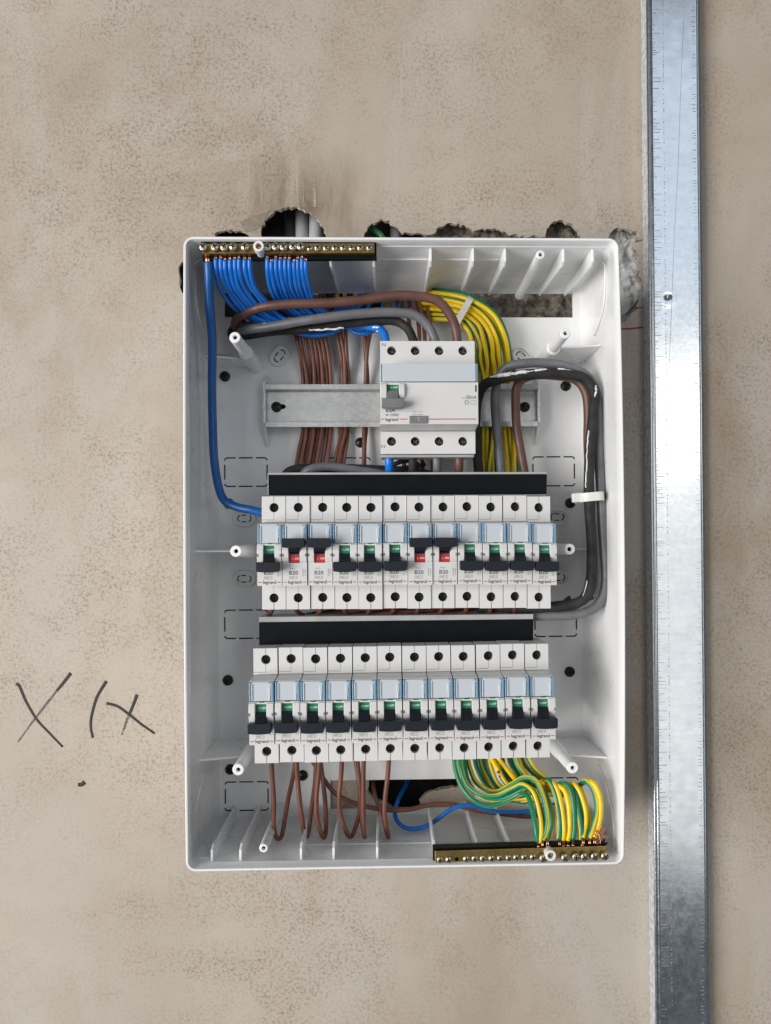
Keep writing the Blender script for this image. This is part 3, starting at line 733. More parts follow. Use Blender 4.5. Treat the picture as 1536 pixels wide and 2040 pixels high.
        if st == 'off': text(b, 'O.OFF', .3, 2.1, 67.86, 1.95, 5.4, 0.03)
        else: text(b, 'I . ON', .5, -4.2, 68.46, 1.9, 5.0, 0.03)
        D['ft_'+st] = b.mesh('indicator_text', 'inkwhite')
    return D
BM = breaker_meshes()
def breaker(x, z, d, rz, state, rating, label, group):
    o = link('circuit_breaker', None); o.location = (x*MM, -d*MM, z*MM); o.rotation_euler = (0, rz, 0); o.empty_display_size = .01
    tag(o, label, 'circuit breaker', group)
    p = lambda n, k, par=o: link(n, BM[k], par)
    p('body', 'body'); p('terminal_block', 'up'); p('terminal_block', 'lo'); p('front_panel', 'panel'); p('lever_cheeks', 'cheek')
    lc = p('label_cover', 'label'); p('cover_frame', 'frame', lc); p('blue_cover_edge', 'edge', lc); p('cover_notch', 'notch', lc)
    for k, c in (('sup', 'cup'), ('slo', 'clo')): s = p('terminal_screw', k); p('screw_recess', c, s)
    [p('seam', 'seam%d' % i) for i in range(5)]; p('clip', 'cl1'); p('clip', 'cl2'); p('brand_text', 'brand'); p('rating_text', rating); p('spec_text', 'spec')
    p('red_dash', 'd1'); p('red_dash', 'd2')
    lv = p('lever', 'lever_'+state); tag(lv, 'navy lever pushed '+('down' if state == 'off' else 'up'))
    fl = p('indicator_flag', 'flag_'+state); tag(fl, ('green OFF' if state == 'off' else 'red ON')+' flag'); p('indicator_text', 'ft_'+state, fl)
    return o
random.seed(21)
def row(n, pl, pr, zc0, d_nose, on, ratings, rowname, nudge):
    (xl, zl), (xr, zr) = P(pl[0], pl[1], d_nose), P(pr[0], pr[1], d_nose)
    ang = math.atan2(zr-zl, xr-xl)
    for i in range(n):
        t = i/(n-1); x = xl+(xr-xl)*t; z = zl+(zr-zl)*t+23.3+nudge[i]
        st = 'on' if i in on else 'off'
        seat = ORD[i]+' from left in the '+rowname+' row'
        lab = ('white circuit breaker with raised lever and red flag, ' if st == 'on' else 'white circuit breaker with lowered lever and green flag, ')+seat
        breaker(x+random.uniform(-.13, .13), z+random.uniform(-.2, .2), d_nose-69+random.uniform(-.6, .6), -ang+random.uniform(-.0045, .0045), st, ratings[i], lab, 'breakers of the '+rowname+' row')
row(12, (537.5, 1167.5), (1085, 1164), 0, 94, {1, 2, 6, 7}, ['B20']*12, 'upper', [0, .0, .3, .2, .1, .3, .2, .0, .3, .1, .2, -.7])
row(12, (521.5, 1484), (1082, 1473.5), 0, 100, set(), ['B20']*9+['B25', 'B25', 'B32'], 'lower', [0, .1, .0, .2, .1, .2, .1, .0, -.2, .1, .3, .1])

# ------------------------------------------------------------------ residual current device
def make_rcd():
    S, N = 66.0, 88.0
    x0, zt = P(757, 679.5, S); x1, _ = P(945.5, 679.5, S); _, zb = P(850, 904, S)
    root = thing('residual_current_device', 'wide four-pole white switch with grey lever on the metal rail', 'switch', ((x0+x1)/2, 22, (zt+zb)/2))
    nt_, nb = P(850, 722, N)[1], P(850, 845, N)[1]
    xn0, xn1 = x0, P(952.5, 790, N)[0]
    b = MB().prism_x([(19, (zt+zb)/2-22), (19, (zt+zb)/2+22), (30, zt), (S-7, zt), (S-6.8, nt_+1.5), (N-4, nt_), (N-4, nb), (S-6.8, nb-1.5), (S-7, zb), (30, zb)], x0, x1)
    part('body', b, 'dev', root, 0.3)
    hs = [P(px, 700, S-2) for px in (780, 827, 874.5, 921.5)]; hl = [P(px, 880, S-2) for px in (780, 827, 874.5, 921.5)]
    b = MB(); hole_block(b, x0, x1, nt_+1.6, zt, hs, S-7.2, S, 3.45); part('terminal_block', b, 'dev', root)
    b = MB(); hole_block(b, x0, x1, zb, nb-1.6, hl, S-7.2, S, 3.45); part('terminal_block', b, 'dev', root)
    for x, z in hs+hl:
        s = part('terminal_screw', screw_in_hole(x, z, S-4.4, 3.3), 'screwblk', root); part('screw_recess', cross(x, z, S-3.9, 2.3, random.uniform(0, 1.5)), 'ink', s)
    xa, zl1 = P(757.5, 723, N); xb, zl0 = P(952, 760, N)
    lc = part('label_cover', MB().box(xa+1.3, xb-1.5, N-4.2, N-.6, zl0+.3, zl1-.3), 'label', root, 0.3)
    part('cover_frame', MB().box(xa+.4, xb-1.2, N-4.2, N-1.2, zl1-.9, zl1-.2), 'dev', lc)
    part('blue_cover_edge', MB().box(xb-1.3, xb-.2, N-4.2, N-.4, zl0+.5, zl1-.5), 'edge', lc, 0.3)
    part('blue_cover_edge', MB().box(xa+.3, xa+1.1, N-4.2, N-.4, zl0+.5, zl1-.5), 'edge', lc, 0.3)
    wx0, wz0 = P(770.5, 793, N); wx1, wz1 = P(794.5, 766.5, N)
    _, zp = P(850, 762, N)
    part('front_panel', MB().plate(rect(xn0, xn1, nb, zp), [rect(wx0, wx1, wz0, wz1)], N-4.1, N), 'dev', root)
    hx0, hz0 = P(758, 793, N); hx1, hz1 = P(806, 763, N)
    prof = [(N-.1, hz1), (N+1.8, hz1-1), (N+2.6, hz1-4), (N+2.4, hz0+3), (N+1.2, hz0), (N-.1, hz0-.5)]
    part('lever_cheeks', MB().prism_x(prof, hx0, wx0-.05).prism_x(prof, wx1+.05, hx1), 'dev', root, 0.4)
    fx0, fz0 = P(771, 778.5, N-1); fx1, fz1 = P(794, 767, N-1)
    fl = part('indicator_flag', MB().box(wx0+.1, wx1-.1, N-4, N-1, fz0, wz1-.2), 'green', root); tag(fl, 'green OFF flag')
    b = MB(); tx = P(785, 772, N-1); text(b, 'O.OFF', tx[0], tx[1], N-.94, 1.9, 5.6, .03); part('indicator_text', b, 'inkwhite', fl)
    lx0, lz0 = P(760.5, 813, N+8); lx1, lz1 = P(805, 793.5, N+8)
    b = MB().prism_x([(N-4, fz0-.1), (N+.6, fz0-.1), (N+2, fz0-2), (N+5, lz1-.5), (N+5, lz0+2), (N-4, wz0+.1)], wx0+.3, wx1-.3)
    poly = [(lx0, lz1), (lx1, lz1), (lx1, lz0+.8), ((lx0+lx1)/2+4, lz0), ((lx0+lx1)/2-4, lz0), (lx0, lz0+.8)]
    b.prism(poly[::-1], N+2.5, N+9)
    tag(part('lever', b, 'grey_pl', root, 0.5, 3), 'grey lever pushed down')
    def T(s, px, py, size, width, mat='ink', bold=.04, name='printed_text'):
        x, z = P(px, py, N); b = MB(); text(b, s, x, z, N+.06, size, width, bold); return part(name, b, mat, root)
    T('63A', 777.5, 817.5, 4.2, 7.0, 'inkdark', .08, 'rating_text'); T('400V~', 772, 826.8, 1.7, 3.2)
    T('10000', 786, 826.8, 1.7, 5.0); T('legrand', 780.5, 835.8, 3.4, 9.2, 'inkdark', .07, 'brand_text')
    xq, zq = P(778, 829.3, N); xr, zr = P(794.5, 824, N)
    part('spec_frame', MB().plate(rect(xq, xr, zq, zr), [rect(xq+.15, xr-.15, zq+.15, zr-.15)], N, N+.06), 'ink', root)
    T('30mA', 939, 791.5, 3.6, 7.6, 'ink', .05, 'rating_text'); T('I n =', 924, 793, 1.6, 2.8)
    T('Push / Test', 832, 820, 1.5, 7.2, 'ink', 0); T('Test 6 months', 832, 825.5, 1.5, 7.0, 'ink', 0)
    xs, zs = P(930, 801.5, N); b = MB()
    for k in range(6): b.prism(circle(xs+1.6*math.cos(k*math.pi/3), zs+1.6*math.sin(k*math.pi/3), .38, 6), N, N+.06)
    b.plate(circle(xs, zs, 1.5, 16), [circle(xs, zs, 1.25, 16)], N, N+.06); text(b, '*', xs, zs-.5, N+.06, 2.2); part('printed_symbol', b, 'ink', root)
    xs, zs = P(943.5, 801.5, N); b = MB(); b.plate(rect(xs-2, xs+2, zs-1.5, zs+1.5), [rect(xs-1.8, xs+1.8, zs-1.3, zs+1.3)], N, N+.06)
    text(b, '~', xs, zs, N+.06, 2.6); part('printed_symbol', b, 'ink', root)
    for a, c in ((758.5, 765), (796, 812), (854, 949)):
        xa_, zz = P(a, 835, N); xc, _ = P(c, 835, N); part('red_line', MB().box(xa_, xc, N, N+.08, zz-.32, zz+.32), 'redline', root)
    bx0, bz0 = P(815.5, 844, N); bx1, bz1 = P(852, 828.5, N)
    bt = part('test_button', MB().box(bx0, bx1, N-.5, N+1.0, bz0, bz1), 'grey_pl', root, 0.5)
    b = MB(); text(b, 'T', (bx0+bx1)/2, (bz0+bz1)/2, N+1.06, 3.4, None, .05); part('button_letter', b, 'conduit', bt)
    xs, zs = P(948, 774, N); part('side_notch', MB().box(xs-.5, xs+.5, N, N+.1, zs-2.4, zs+2.4), 'slit', root)
    for px, py in ((764.5, 687), (763.5, 889.5)):
        x, z = P(px, py, S); b = MB(); text(b, 'N', x, z, S+.06, 3.6, 2.8, .0); part('pole_letter', b, 'ink', root)
    b = MB(); xa_, za = P(757, 905, S-6); b.box(x0+.4, x1-.6, S-16, S-3, zb-2.2, zb-.3); part('terminal_skirt', b, 'greylip', root, 0.3)
make_rcd()

# ------------------------------------------------------------------ busbar covers
def busbar(tl, tr, br, bl, d, lip, label):
    p = [P(*c, d) for c in (tl, tr, br, bl)]
    cx_ = sum(a[0] for a in p)/4; cz = sum(a[1] for a in p)/4
    root = thing('busbar_cover', label, 'busbar cover', (cx_, d-24, cz), 'black busbar covers')
    b = MB().prism(p, d-3.0, d); part('black_face', b, 'black', root, 0.35)
    top = [(p[0][0], p[0][1]+.3), (p[1][0], p[1][1]+.3), (p[1][0], p[1][1]+lip), (p[0][0], p[0][1]+lip)]
    part('grey_top', MB().prism(top, d-22, d-.8), 'greylip', root, 0.3)
    bot = [(p[3][0]+.8, p[3][1]-1.2), (p[2][0]-.5, p[2][1]-1.2), (p[2][0]-.5, p[2][1]-.2), (p[3][0]+.8, p[3][1]-.2)]
    part('grey_bottom', MB().prism(bot, d-22, d-1.2), 'greylip', root, 0.2)
    part('back_strip', MB().prism([(a+(.4 if i in (0, 3) else -.4), z+(-.4 if i < 2 else .4)) for i, (a, z) in enumerate(p)], d-23, d-20), 'greylip', root)
    part('end_rim', MB().prism([p[0], (p[0][0]+.7, p[0][1]), (p[3][0]+.7, p[3][1]), p[3]], d+.05, d+.5), 'greylip', root) if lip < 3 else None
busbar((533, 946.5), (1090, 945), (1089, 984), (533.5, 986.5), 62, 2.0, 'long black busbar cover above the upper breaker row')
busbar((516, 1240.5), (1063, 1234.5), (1062, 1281.5), (516, 1290), 62, 4.2, 'long black busbar cover above the lower breaker row')

# ------------------------------------------------------------------ terminal bars
def bar(pxa, pya, pxb, pyb, hpx, xs, big, empty, label, sw, name, e0, b0, b1):
    d0, d1 = 84.5, 91.0
    a = P(pxa, pya, d1); b_ = P(pxb, pyb, d1); ax = Vector((b_[0]-a[0], b_[1]-a[1])); ln = ax.length; ax.normalize(); up = Vector((-ax.y, ax.x))
    h = hpx*(DW-d1)/FPX/2
    def q4(u0, u1, v0, v1): return [tuple(Vector(a)+ax*u+up*v) for u, v in ((u0, v0), (u1, v0), (u1, v1), (u0, v1))]
    root = thing(name, label, 'terminal bar', ((a[0]+b_[0])/2, d0, (a[1]+b_[1])/2), 'brass terminal bars')
    part('carrier', MB().prism(q4(0, ln, -h, h), d0, d1-2.8), 'black', root, 0.3)
    part('carrier_edge', MB().prism(q4(0, ln, h*e0, h), d1-2.7, d1+.5), 'black', root, 0.2)
    part('brass_bar', MB().prism(q4(1.2, ln-1.4, h*b0, h*b1), d1-2.7, d1+2.2), 'brass', root, 0.3)
    for i, px in enumerate(xs):
        t = (px-pxa)/(pxb-pxa); c = Vector(a)+ax*(ln*t)+up*(sw*h)
        dd = d1+2.2
        if i in empty:
            part('empty_hole', MB().cyl(c.x, c.y, dd-.2, dd+.05, 1.5, n=14), 'slit', root); continue
        r = 2.9 if i in big else 2.4; hh = (3.6 if i in big else 1.2)+random.uniform(-.3, .4)
        s = part('clamp_screw', MB().lathe(c.x, c.y, [(r*.6, dd-1), (r*.6, dd+hh-1.4), (r, dd+hh-1.3), (r, dd+hh-.5), (r*.75, dd+hh), (.02, dd+hh+.1)], 16), 'nickel', root)
        an = random.uniform(0, 3); mb = MB()
        for k in (0, math.pi/2):
            cc, ss = math.cos(an+k), math.sin(an+k); mb.prism([(c.x+u*cc-v*ss, c.y+u*ss+v*cc) for u, v in ((-r*.75, -.34), (r*.75, -.34), (r*.75, .34), (-r*.75, .34))], dd+hh-.2, dd+hh+.16)
        part('cross_recess', mb, 'slit', s)
        if i % 1 == 0:
            e = Vector(a)+ax*(ln*t)-up*(h*.62); part('wire_hole', MB().cyl(c.x, e.y+.5, dd-2.0, dd-1.0, .02, n=6), 'slit', s) if False else None
    return a, ax, up, ln, h
bar(401, 497, 750, 495.5, 35, [408,431,449,467,490,535,551,566,585,600,617,633,650,667,684,701,718,736], {0,1,2,3,4,5,6,7,8,9}, set(),
    'brass terminal bar with blue wires, top left corner of box', -.05, 'neutral_bar', .62, -.62, .5)
bar(863, 1706.5, 1211, 1696, 35, [876,893,909,928,945,961,978,995,1012,1027,1043,1060,1079,1122,1144,1161,1181,1201], {12,13,14,15,16,17}, {2},
    'brass terminal bar with yellow green wires, bottom right corner of box', -.22, 'earth_bar', .86, -.52, .76)
for px, py, dd, pt in ((515, 490, 99, (-.6, 2.2)), (1097.5, 1705, 99, (.3, -2.6))):
    x, z = P(px, py, dd)
    o = part('screw_post', MB().lathe(x, z, [(3.7, 84), (3.8, dd-.4), (3.5, dd), (2.3, dd), (2.2, dd-2.5)], 22), 'paint', ENC); o.data.set_sharp_from_angle(angle=.6)
    part('bar_screw', MB().lathe(x, z, [(2.25, dd-3), (1.5, dd-2.2), (.02, dd-2)], 12), 'brass', o)

# ------------------------------------------------------------------ wires and cables
def wire(name, pts, r, mat, label, cat='wire', group=None, n=10, **k):
    jr = random.Random(len(label)*7+int(pts[0][0]))
    j = 1.6 if r < 2.1 else 0.9
    pts = [p if i in (0, 1, len(pts)-1) else (p[0]+jr.uniform(-j, j), p[1]+jr.uniform(-j, j), p[2]+jr.uniform(-.5, .5)) for i, p in enumerate(pts)]
    return solo(name, MB().tube(W(pts), r*jr.uniform(.97, 1.03), n, **k), mat, label, cat, group)
def strands(o, pts, r, n=4, mat='copper'):
    p = [Vector(v) for v in W(pts)]; mb = MB()
    for i in range(n):
        a = 2*math.pi*i/n+.4; off = Vector((math.cos(a)*r, math.sin(a)*r*.8, 0))
        mb.tube([p[0]+off, p[1]+off*1.1+Vector((random.uniform(-.2, .2), 0, 0))], r*.62, 6)
    part('copper_end', mb, mat, o)

# thick blue from the neutral bar down the left side
o = wire('blue_cable', [(415,523,88),(416,545,86),(418,600,78),(422,680,66),(423,760,58),(423,840,54),(427,910,54),(434,965,56),(446,996,58),(472,1010,60),(500,1017,62),(530,1024,62)], 3.3, 'blueshaded',
         'thick blue cable running down the left side of box', 'cable', n=14)
strands(o, [(415,526,88),(412,508,88)], 1.1, 5)
# thin blue wires from the neutral bar into the top slot
A = [430,440,448.5,458.5,468,476.5,488,497.5]
for i, x in enumerate(A):
    y0 = 516+random.uniform(-1, 3); s = i*1.0
    pts = [(x,y0,88),(x+1,540,85),(x+9+s*.3,572,74),(x+30+s,604,60),(x+62,632,44+(i % 3)*3),(x+112,652,34+(i % 4)*3),(x+175-i*4,650,24+(i % 3)*3),(x+240-i*7,628,10),(x+280-i*8,596,-6),(x+300-i*8,585,-16)]
    o = wire('blue_wire', pts, 1.75, 'blue', 'thin blue wire, '+ORD[i]+' from left under the left half of the brass bar', group='blue wires of the brass bar', n=10)
    strands(o, [(x,y0+1,88),(x-.5,y0-8,88)], .55, 3)
B = [533,541,550,559,568,576.5,586,593.5,602,609.5]
for i, x in enumerate(B):
    y0 = 515+(5 if i in (1, 6, 9) else 0)+random.uniform(-1, 2)
    pts = [(x,y0,88),(x+.5,542,84),(x+6,572,72),(x+18,598,56),(x+42,622,40+(i % 3)*4),(x+85-i*2,636,26+(i % 3)*3),(x+130-i*4,622,10),(x+165-i*5,596,-6),(x+180-i*5,585,-16)]
    o = wire('blue_wire', pts, 1.75, 'blue', 'thin blue wire, '+ORD[i]+' from left under the right half of the brass bar', group='blue wires of the brass bar', n=10)
    strands(o, [(x,y0+1,88),(x-.5,y0-8,88)], .55, 3)
wire('blue_wire', [(560,640,30),(585,660,34),(615,668,35),(650,665,33),(680,655,26),(720,630,10),(740,600,-8)], 1.8, 'blue', 'blue wire sagging lowest under the grey cable, left of the switch')
wire('blue_wire', [(685,640,10),(692,652,26),(712,663,30),(738,660,30),(760,648,22),(790,622,6),(800,598,-10)], 1.8, 'blue', 'blue wire sagging under the grey cable beside white paint')
o = wire('blue_cable', [(690,650,22),(720,650,38),(745,652,46),(763,662,52),(770,680,55),(774,705,55)], 2.9, 'blue', 'blue cable entering the top left terminal of the wide switch', 'cable', n=14)
# heavy cables looping over to the device
o = wire('brown_cable', [(520,640,-8),(488,652,10),(470,652,30),(472,636,44),(495,620,54),(530,611,60),(580,606.5,62),(650,603,62),(720,597,62),(780,590,62),(835,590,62),(872,601,61),(896,625,59),(908,655,56),(912,690,53),(912,712,52)], 3.55, 'brownthick', 'thick brown cable arching over into the top right terminal', 'cable', n=16)
o = wire('grey_cable', [(540,650,-8),(500,658,14),(478,660,32),(500,656,46),(545,649,52),(600,640,56),(660,631,58),(720,625,58),(780,622,58),(825,628,57),(850,645,56),(863,668,54),(869,690,53),(870,712,52)], 3.5, 'greycab', 'thick grey cable arching over into the switch top, left of brown', 'cable', n=16)
part('paint_smear', MB().tube([(x, d+3.3, z) for x, d, z in W([(518,652,48),(524,649,49),(530,648,50)])], .9, 6, flat=.3), 'paint', o)
o = wire('black_cable', [(500,640,-8),(470,650,12),(462,668,28),(490,668,36),(545,660,40),(610,655,44),(680,647,46),(740,640,48),(785,640,50),(812,655,52),(823,678,53),(826,700,53),(827,712,52)], 3.4, 'blackcab', 'thick black cable under the grey one entering the switch top', 'cable', n=16)
rs = random.Random(3)
def smear(parent, pts, w0, seed):
    rs = random.Random(seed); w3 = [Vector(p) for p in W(pts)]; mb = MB()
    fine = []
    for i in range(len(w3)-1):
        for k in range(5): fine.append(w3[i].lerp(w3[i+1], k/5)+Vector((rs.uniform(-.3, .3), 0, rs.uniform(-.4, .4))))
    for i in range(len(fine)-2):
        mb.tube(fine[i:i+3], w0*rs.uniform(.45, 1.15), 6, flat=.35, sub=2)
    part('paint_smear', mb, 'paint', parent)
smear(o, [(615,657,49.5),(640,657,50.5),(668,655,50.5),(690,652,50.5)], .75, 2)
smear(o, [(742,653,51),(756,652,52),(760,660,52),(748,660,51)], .7, 5)
# thin brown wires, down behind the rail
tops = [590,598,608,617,624,631,640,648,672,680,688]; mids = [604,611,619,627,635,643,651,659,682,688,694]; lows = [587,596,605,613,620,630,640,650,662,671,682]
for i in range(11):
    d = 8+(i % 2)*3.2
    wire('brown_wire', [(tops[i]+18,590,-12),(tops[i]+4,630,8),(tops[i],662,18),((tops[i]+mids[i])/2+1,710,15),(mids[i],760,d),(mids[i]+random.uniform(-1, 1),850,d),((mids[i]+lows[i])/2,895,d+2),(lows[i],945,d+4),(lows[i]-4,990,d+4)], 1.75, 'brown',
         'thin brown wire, '+ORD[i]+' from left of those passing behind the rail', group='brown wires behind the rail')
for i, (x0, x1) in enumerate(((726, 730), (738, 726))):
    wire('brown_wire', [(x0-14+i*10,600,-10),(x0,655,14),((x0+x1)/2,700,14+i*3),(x1+2,765,8+i*3),(x1,850,8+i*3.4),(x1-3+i*3,900,11+i*3),(x1-3,990,12+i*3)], 1.75, 'brown', ['left', 'right'][i]+' of two crossing brown wires beside the wide switch', group='brown wires behind the rail')
for i, x in enumerate((808, 824, 835, 850)):
    wire('brown_wire', [(x-6,575,-14),(x,605,4),(x+8,640,18),(x+12-i,680,22),(x+10,730,14),(x,800,9),(x-6,860,9),(x-2+i*4,905,16),(x-4+i*5,960,20),(x-4+i*5,1000,20)], 1.8, 'brown', 'thin brown wire, '+ORD[i]+' from left going behind the wide switch', group='brown wires behind the wide switch')
# crowded wire ends in the top slot
rs = random.Random(17); k = 0
for i in range(16):
    x = 640+i*15+rs.uniform(-4, 4); mat = rs.choice(['blue', 'earth', 'brown', 'blue', 'earth', 'blackcab'])
    dx = rs.uniform(-22, 22)
    wire({'blue': 'blue_wire', 'earth': 'earth_wire', 'brown': 'brown_wire', 'blackcab': 'black_wire'}[mat], [(x,568,-22),(x+dx*.3,590,-8),(x+dx*.7,612,-4),(x+dx*1.2,640,-10)], 1.75, mat,
         'thin '+{'blue': 'blue', 'earth': 'yellow green', 'brown': 'brown', 'blackcab': 'black'}[mat]+' wire end in the top slot, '+ORD[i]+' of the crowd from left', group='wire ends crowded in the top slot', phase=rs.random())
# yellow green bundle on the right of the device
outer = [(760,592,-24),(830,578,-6),(880,580,12),(935,592,24),(983,622,26),(1008,665,24),(1018,715,16),(1024,765,9),(1030,850,8),(1038,945,12),(1040,1000,12)]
inner = [(770,632,-24),(830,640,-4),(870,638,10),(912,642,20),(931,660,22),(938,690,22),(942,720,16),(944,765,9),(948,850,8),(946,945,12),(946,1000,12)]
for i in range(12):
    t = i/11; lay = (i % 2)*4.2
    pts = []
    for k, (a, b_) in enumerate(zip(outer, inner)):
        j = rs.uniform(-3, 3) if k > 3 else rs.uniform(-1.5, 1.5)
        tt = t if k < 6 else max(0, min(1, t+rs.uniform(-.06, .06)))
        pts.append((a[0]+(b_[0]-a[0])*tt+j, a[1]+(b_[1]-a[1])*tt+j*.4, a[2]+(b_[2]-a[2])*tt+(lay if k < 7 else lay*.7)))
    wire('earth_wire', pts, 1.95, 'earth', 'yellow green wire, '+ORD[i]+' counted from the outside of the tied bundle', group='tied yellow green bundle', phase=rs.choice((.40, .46, .52, .58, .0, .08, .7)), twist=rs.uniform(-.0008, .0008), n=12)
# nylon tie on that bundle
def strap(root, pts, wd, th, mat='tie', name='strap'):
    pts = [Vector(p) for p in pts]; mb = MB(); v = []; n = len(pts)
    for i, p in enumerate(pts):
        tg = (pts[(i+1) % n]-pts[i-1]).normalized(); ax = root['axis']; ax = Vector(ax); nr = tg.cross(ax).normalized()
        for a, b in ((-1, -1), (1, -1), (1, 1), (-1, 1)): v.append(p+ax*(wd/2*a)+nr*(th/2*b))
    mb.add(v, [(i*4+k, i*4+(k+1) % 4, ((i+1) % n)*4+(k+1) % 4, ((i+1) % n)*4+k) for i in range(n) for k in range(4)])
    part(name, mb, mat, root, 0.2, 1)
def tie(px0, py0, px1, py1, d0, d1, wd, label, head):
    a = Vector((P(px0, py0, d1)[0], P(px0, py0, d1)[1])); b = Vector((P(px1, py1, d1)[0], P(px1, py1, d1)[1])); u = (b-a); ln = u.length; u.normalize()
    root = thing('cable_tie', label, 'cable tie', (a.x, d0, a.y)); root['axis'] = (-u.y, 0, u.x)
    c = (a+b)/2; pts = []
    for k in range(28):
        an = 2*math.pi*k/28; ca, sa = math.cos(an), math.sin(an)
        ca = math.copysign(abs(ca)**.55, ca); sa = math.copysign(abs(sa)**.55, sa)
        q_ = c+u*(ca*ln/2); pts.append((q_.x, (d0+d1)/2+sa*(d1-d0)/2, q_.y))
    strap(root, pts, wd, 1.2)
    del root['axis']
    hp = P(*head[:2], head[2]); hs = head[3]
    nrm = Vector((-u.y, u.x)); poly = [tuple(Vector(hp)+u*s*hs+nrm*t*hs*.85) for s, t in ((-1, -1), (1, -1), (1, 1), (-1, 1))]
    part('tie_head', MB().prism(poly, head[2]-5, head[2]), 'tie', root, 1.0, 3)
    return root
tie(941, 588, 909, 645, 10, 34, 5.2, 'translucent nylon tie round the yellow green bundle', (913, 652, 26, 3.0))
# the loop of heavy cables on the right side
o = wire('grey_cable', [(960,1226,40),(1040,1227,50),(1100,1227,56),(1150,1224,58),(1184,1212,58),(1201,1185,58),(1206,1140,58),(1201,1060,58),(1197,990,58),(1193,900,56),(1191,830,54),(1186,780,52),(1168,748,52),(1130,730,52),(1085,724,52),(1040,724,50),(1008,732,46),(992,755,42),(987,790,40),(988,850,38),(994,900,36),(1000,950,34),(1002,990,32)], 3.6, 'greycab', 'grey cable looping round the right side, outermost of the bunch', 'cable', n=16)
o = wire('black_cable', [(940,1215,44),(1040,1213,52),(1110,1208,58),(1152,1199,62),(1174,1178,64),(1180,1140,64),(1178,1070,64),(1173,990,64),(1175,900,62),(1182,830,60),(1185,785,58),(1168,757,58),(1130,745,58),(1080,744,58),(1030,748,57),(990,756,54),(965,768,48),(952,790,42),(948,830,38),(948,870,36),(952,920,34),(958,990,32)], 3.95, 'blackcab', 'black cable looping down the right side, smeared with white paint', 'cable', n=16)
smear(o, [(976,751,58.5),(1010,746,60.5),(1050,740,61),(1090,738,61),(1125,737,61),(1143,741,61)], 1.45, 11)
smear(o, [(1187,768,62),(1188,780,63),(1185,794,63)], .9, 12)
smear(o, [(1173,858,64),(1170,885,65),(1169,920,66),(1167,960,67),(1166,975,67)], .65, 13)
smear(o, [(1170,1157,66),(1166,1175,66),(1160,1190,66)], .45, 14)
smear(o, [(1169,1000,67),(1170,1008,67)], .8, 15)
o = wire('brown_cable', [(960,1222,30),(1050,1222,38),(1120,1214,44),(1160,1195,46),(1176,1150,47),(1178,1050,47),(1175,960,47),(1172,880,46),(1171,820,46),(1166,780,46),(1145,756,46),(1110,748,46),(1070,747,46),(1042,754,44),(1030,772,42),(1027,800,40),(1030,850,38),(1037,900,36),(1046,950,34),(1050,990,32)], 3.5, 'brownthick', 'brown cable on the right side, innermost of the loop', 'cable', n=16)
# tie on the loop
tie(1160, 991, 1207, 987, 44, 71, 6.6, 'white nylon tie holding the cable loop on the right', (1152, 991, 66, 4.2))
# short leads out of the bottom of the wide switch
for px, mat, lab, nm in ((775, 'blue', 'short blue lead under the wide switch', 'blue_cable'), (822, 'blackcab', 'short black lead under the wide switch', 'black_cable'),
                     (870, 'greycab', 'short grey lead under the wide switch', 'grey_cable'), (914, 'brownthick', 'short brown lead under the wide switch', 'brown_cable')):
    o = wire(nm, [(px,911,54),(px+.5,925,53),(px-1,945,48),(px-8,965,38),(px-14,985,30)], 3.3, mat, lab, 'cable', n=14)
    strands(o, [(px,912,54),(px,902,54)], 1.2, 5)
wire('black_cable', [(900,955,30),(820,940,34),(740,935,36),(680,933,34),(620,932,34),(585,936,34),(568,948,32),(560,975,28)], 3.6, 'blackcab', 'black cable lying along the upper busbar cover, left end', 'cable', n=14)
wire('grey_cable', [(860,965,34),(780,948,40),(700,936,40),(655,930,40),(622,934,40),(604,946,38),(598,975,34)], 3.6, 'greycab', 'grey cable lying along the upper busbar cover, left end', 'cable', n=14)
for i, x in enumerate((793, 806)):
    wire('black_cable', [(x+40,925,30),(x+20,918+i*12,34),(x,922+i*10,36),(x-16,932+i*4,36),(x-20,960,34)], 1.9, 'blackcab', ['upper', 'lower'][i]+' thin black lead behind the blue lead under the switch', 'cable')
# between the rows
rs = random.Random(31)
for i in range(12):
    x = 543+i*48.3
    ex = x+rs.choice((-22, -14, 12, 26))
    wire('brown_wire', [(x-2,1200,58),(x-1,1216,54),((x+ex)/2,1228,46),(ex,1246,38),(ex,1275,34)], 1.75, 'brown', 'short brown wire leaving the '+ORD[i]+' upper breaker from the left', group='brown wires under the upper breakers')
for i in range(7):
    x0 = 570+i*45; y = 1216+(i % 3)*6
    wire('brown_wire', [(x0-10,1250,24+i),(x0+30,1232+rs.uniform(-3, 3),32+(i % 3)*5),(x0+110,y+3,38+(i % 3)*6),(x0+200,y-4,42+(i % 3)*5),(x0+300,y-12,40),(x0+340,1190,34)], 1.8, 'brown', 'brown wire lying slanted between the breaker rows, '+ORD[i]+' from left', group='brown wires between the rows')
wire('black_cable', [(540,1250,20),(640,1226,26),(760,1222,28),(860,1220,32),(950,1217,38)], 4.0, 'blackcab', 'black cable lying between the two breaker rows', 'cable', n=14)
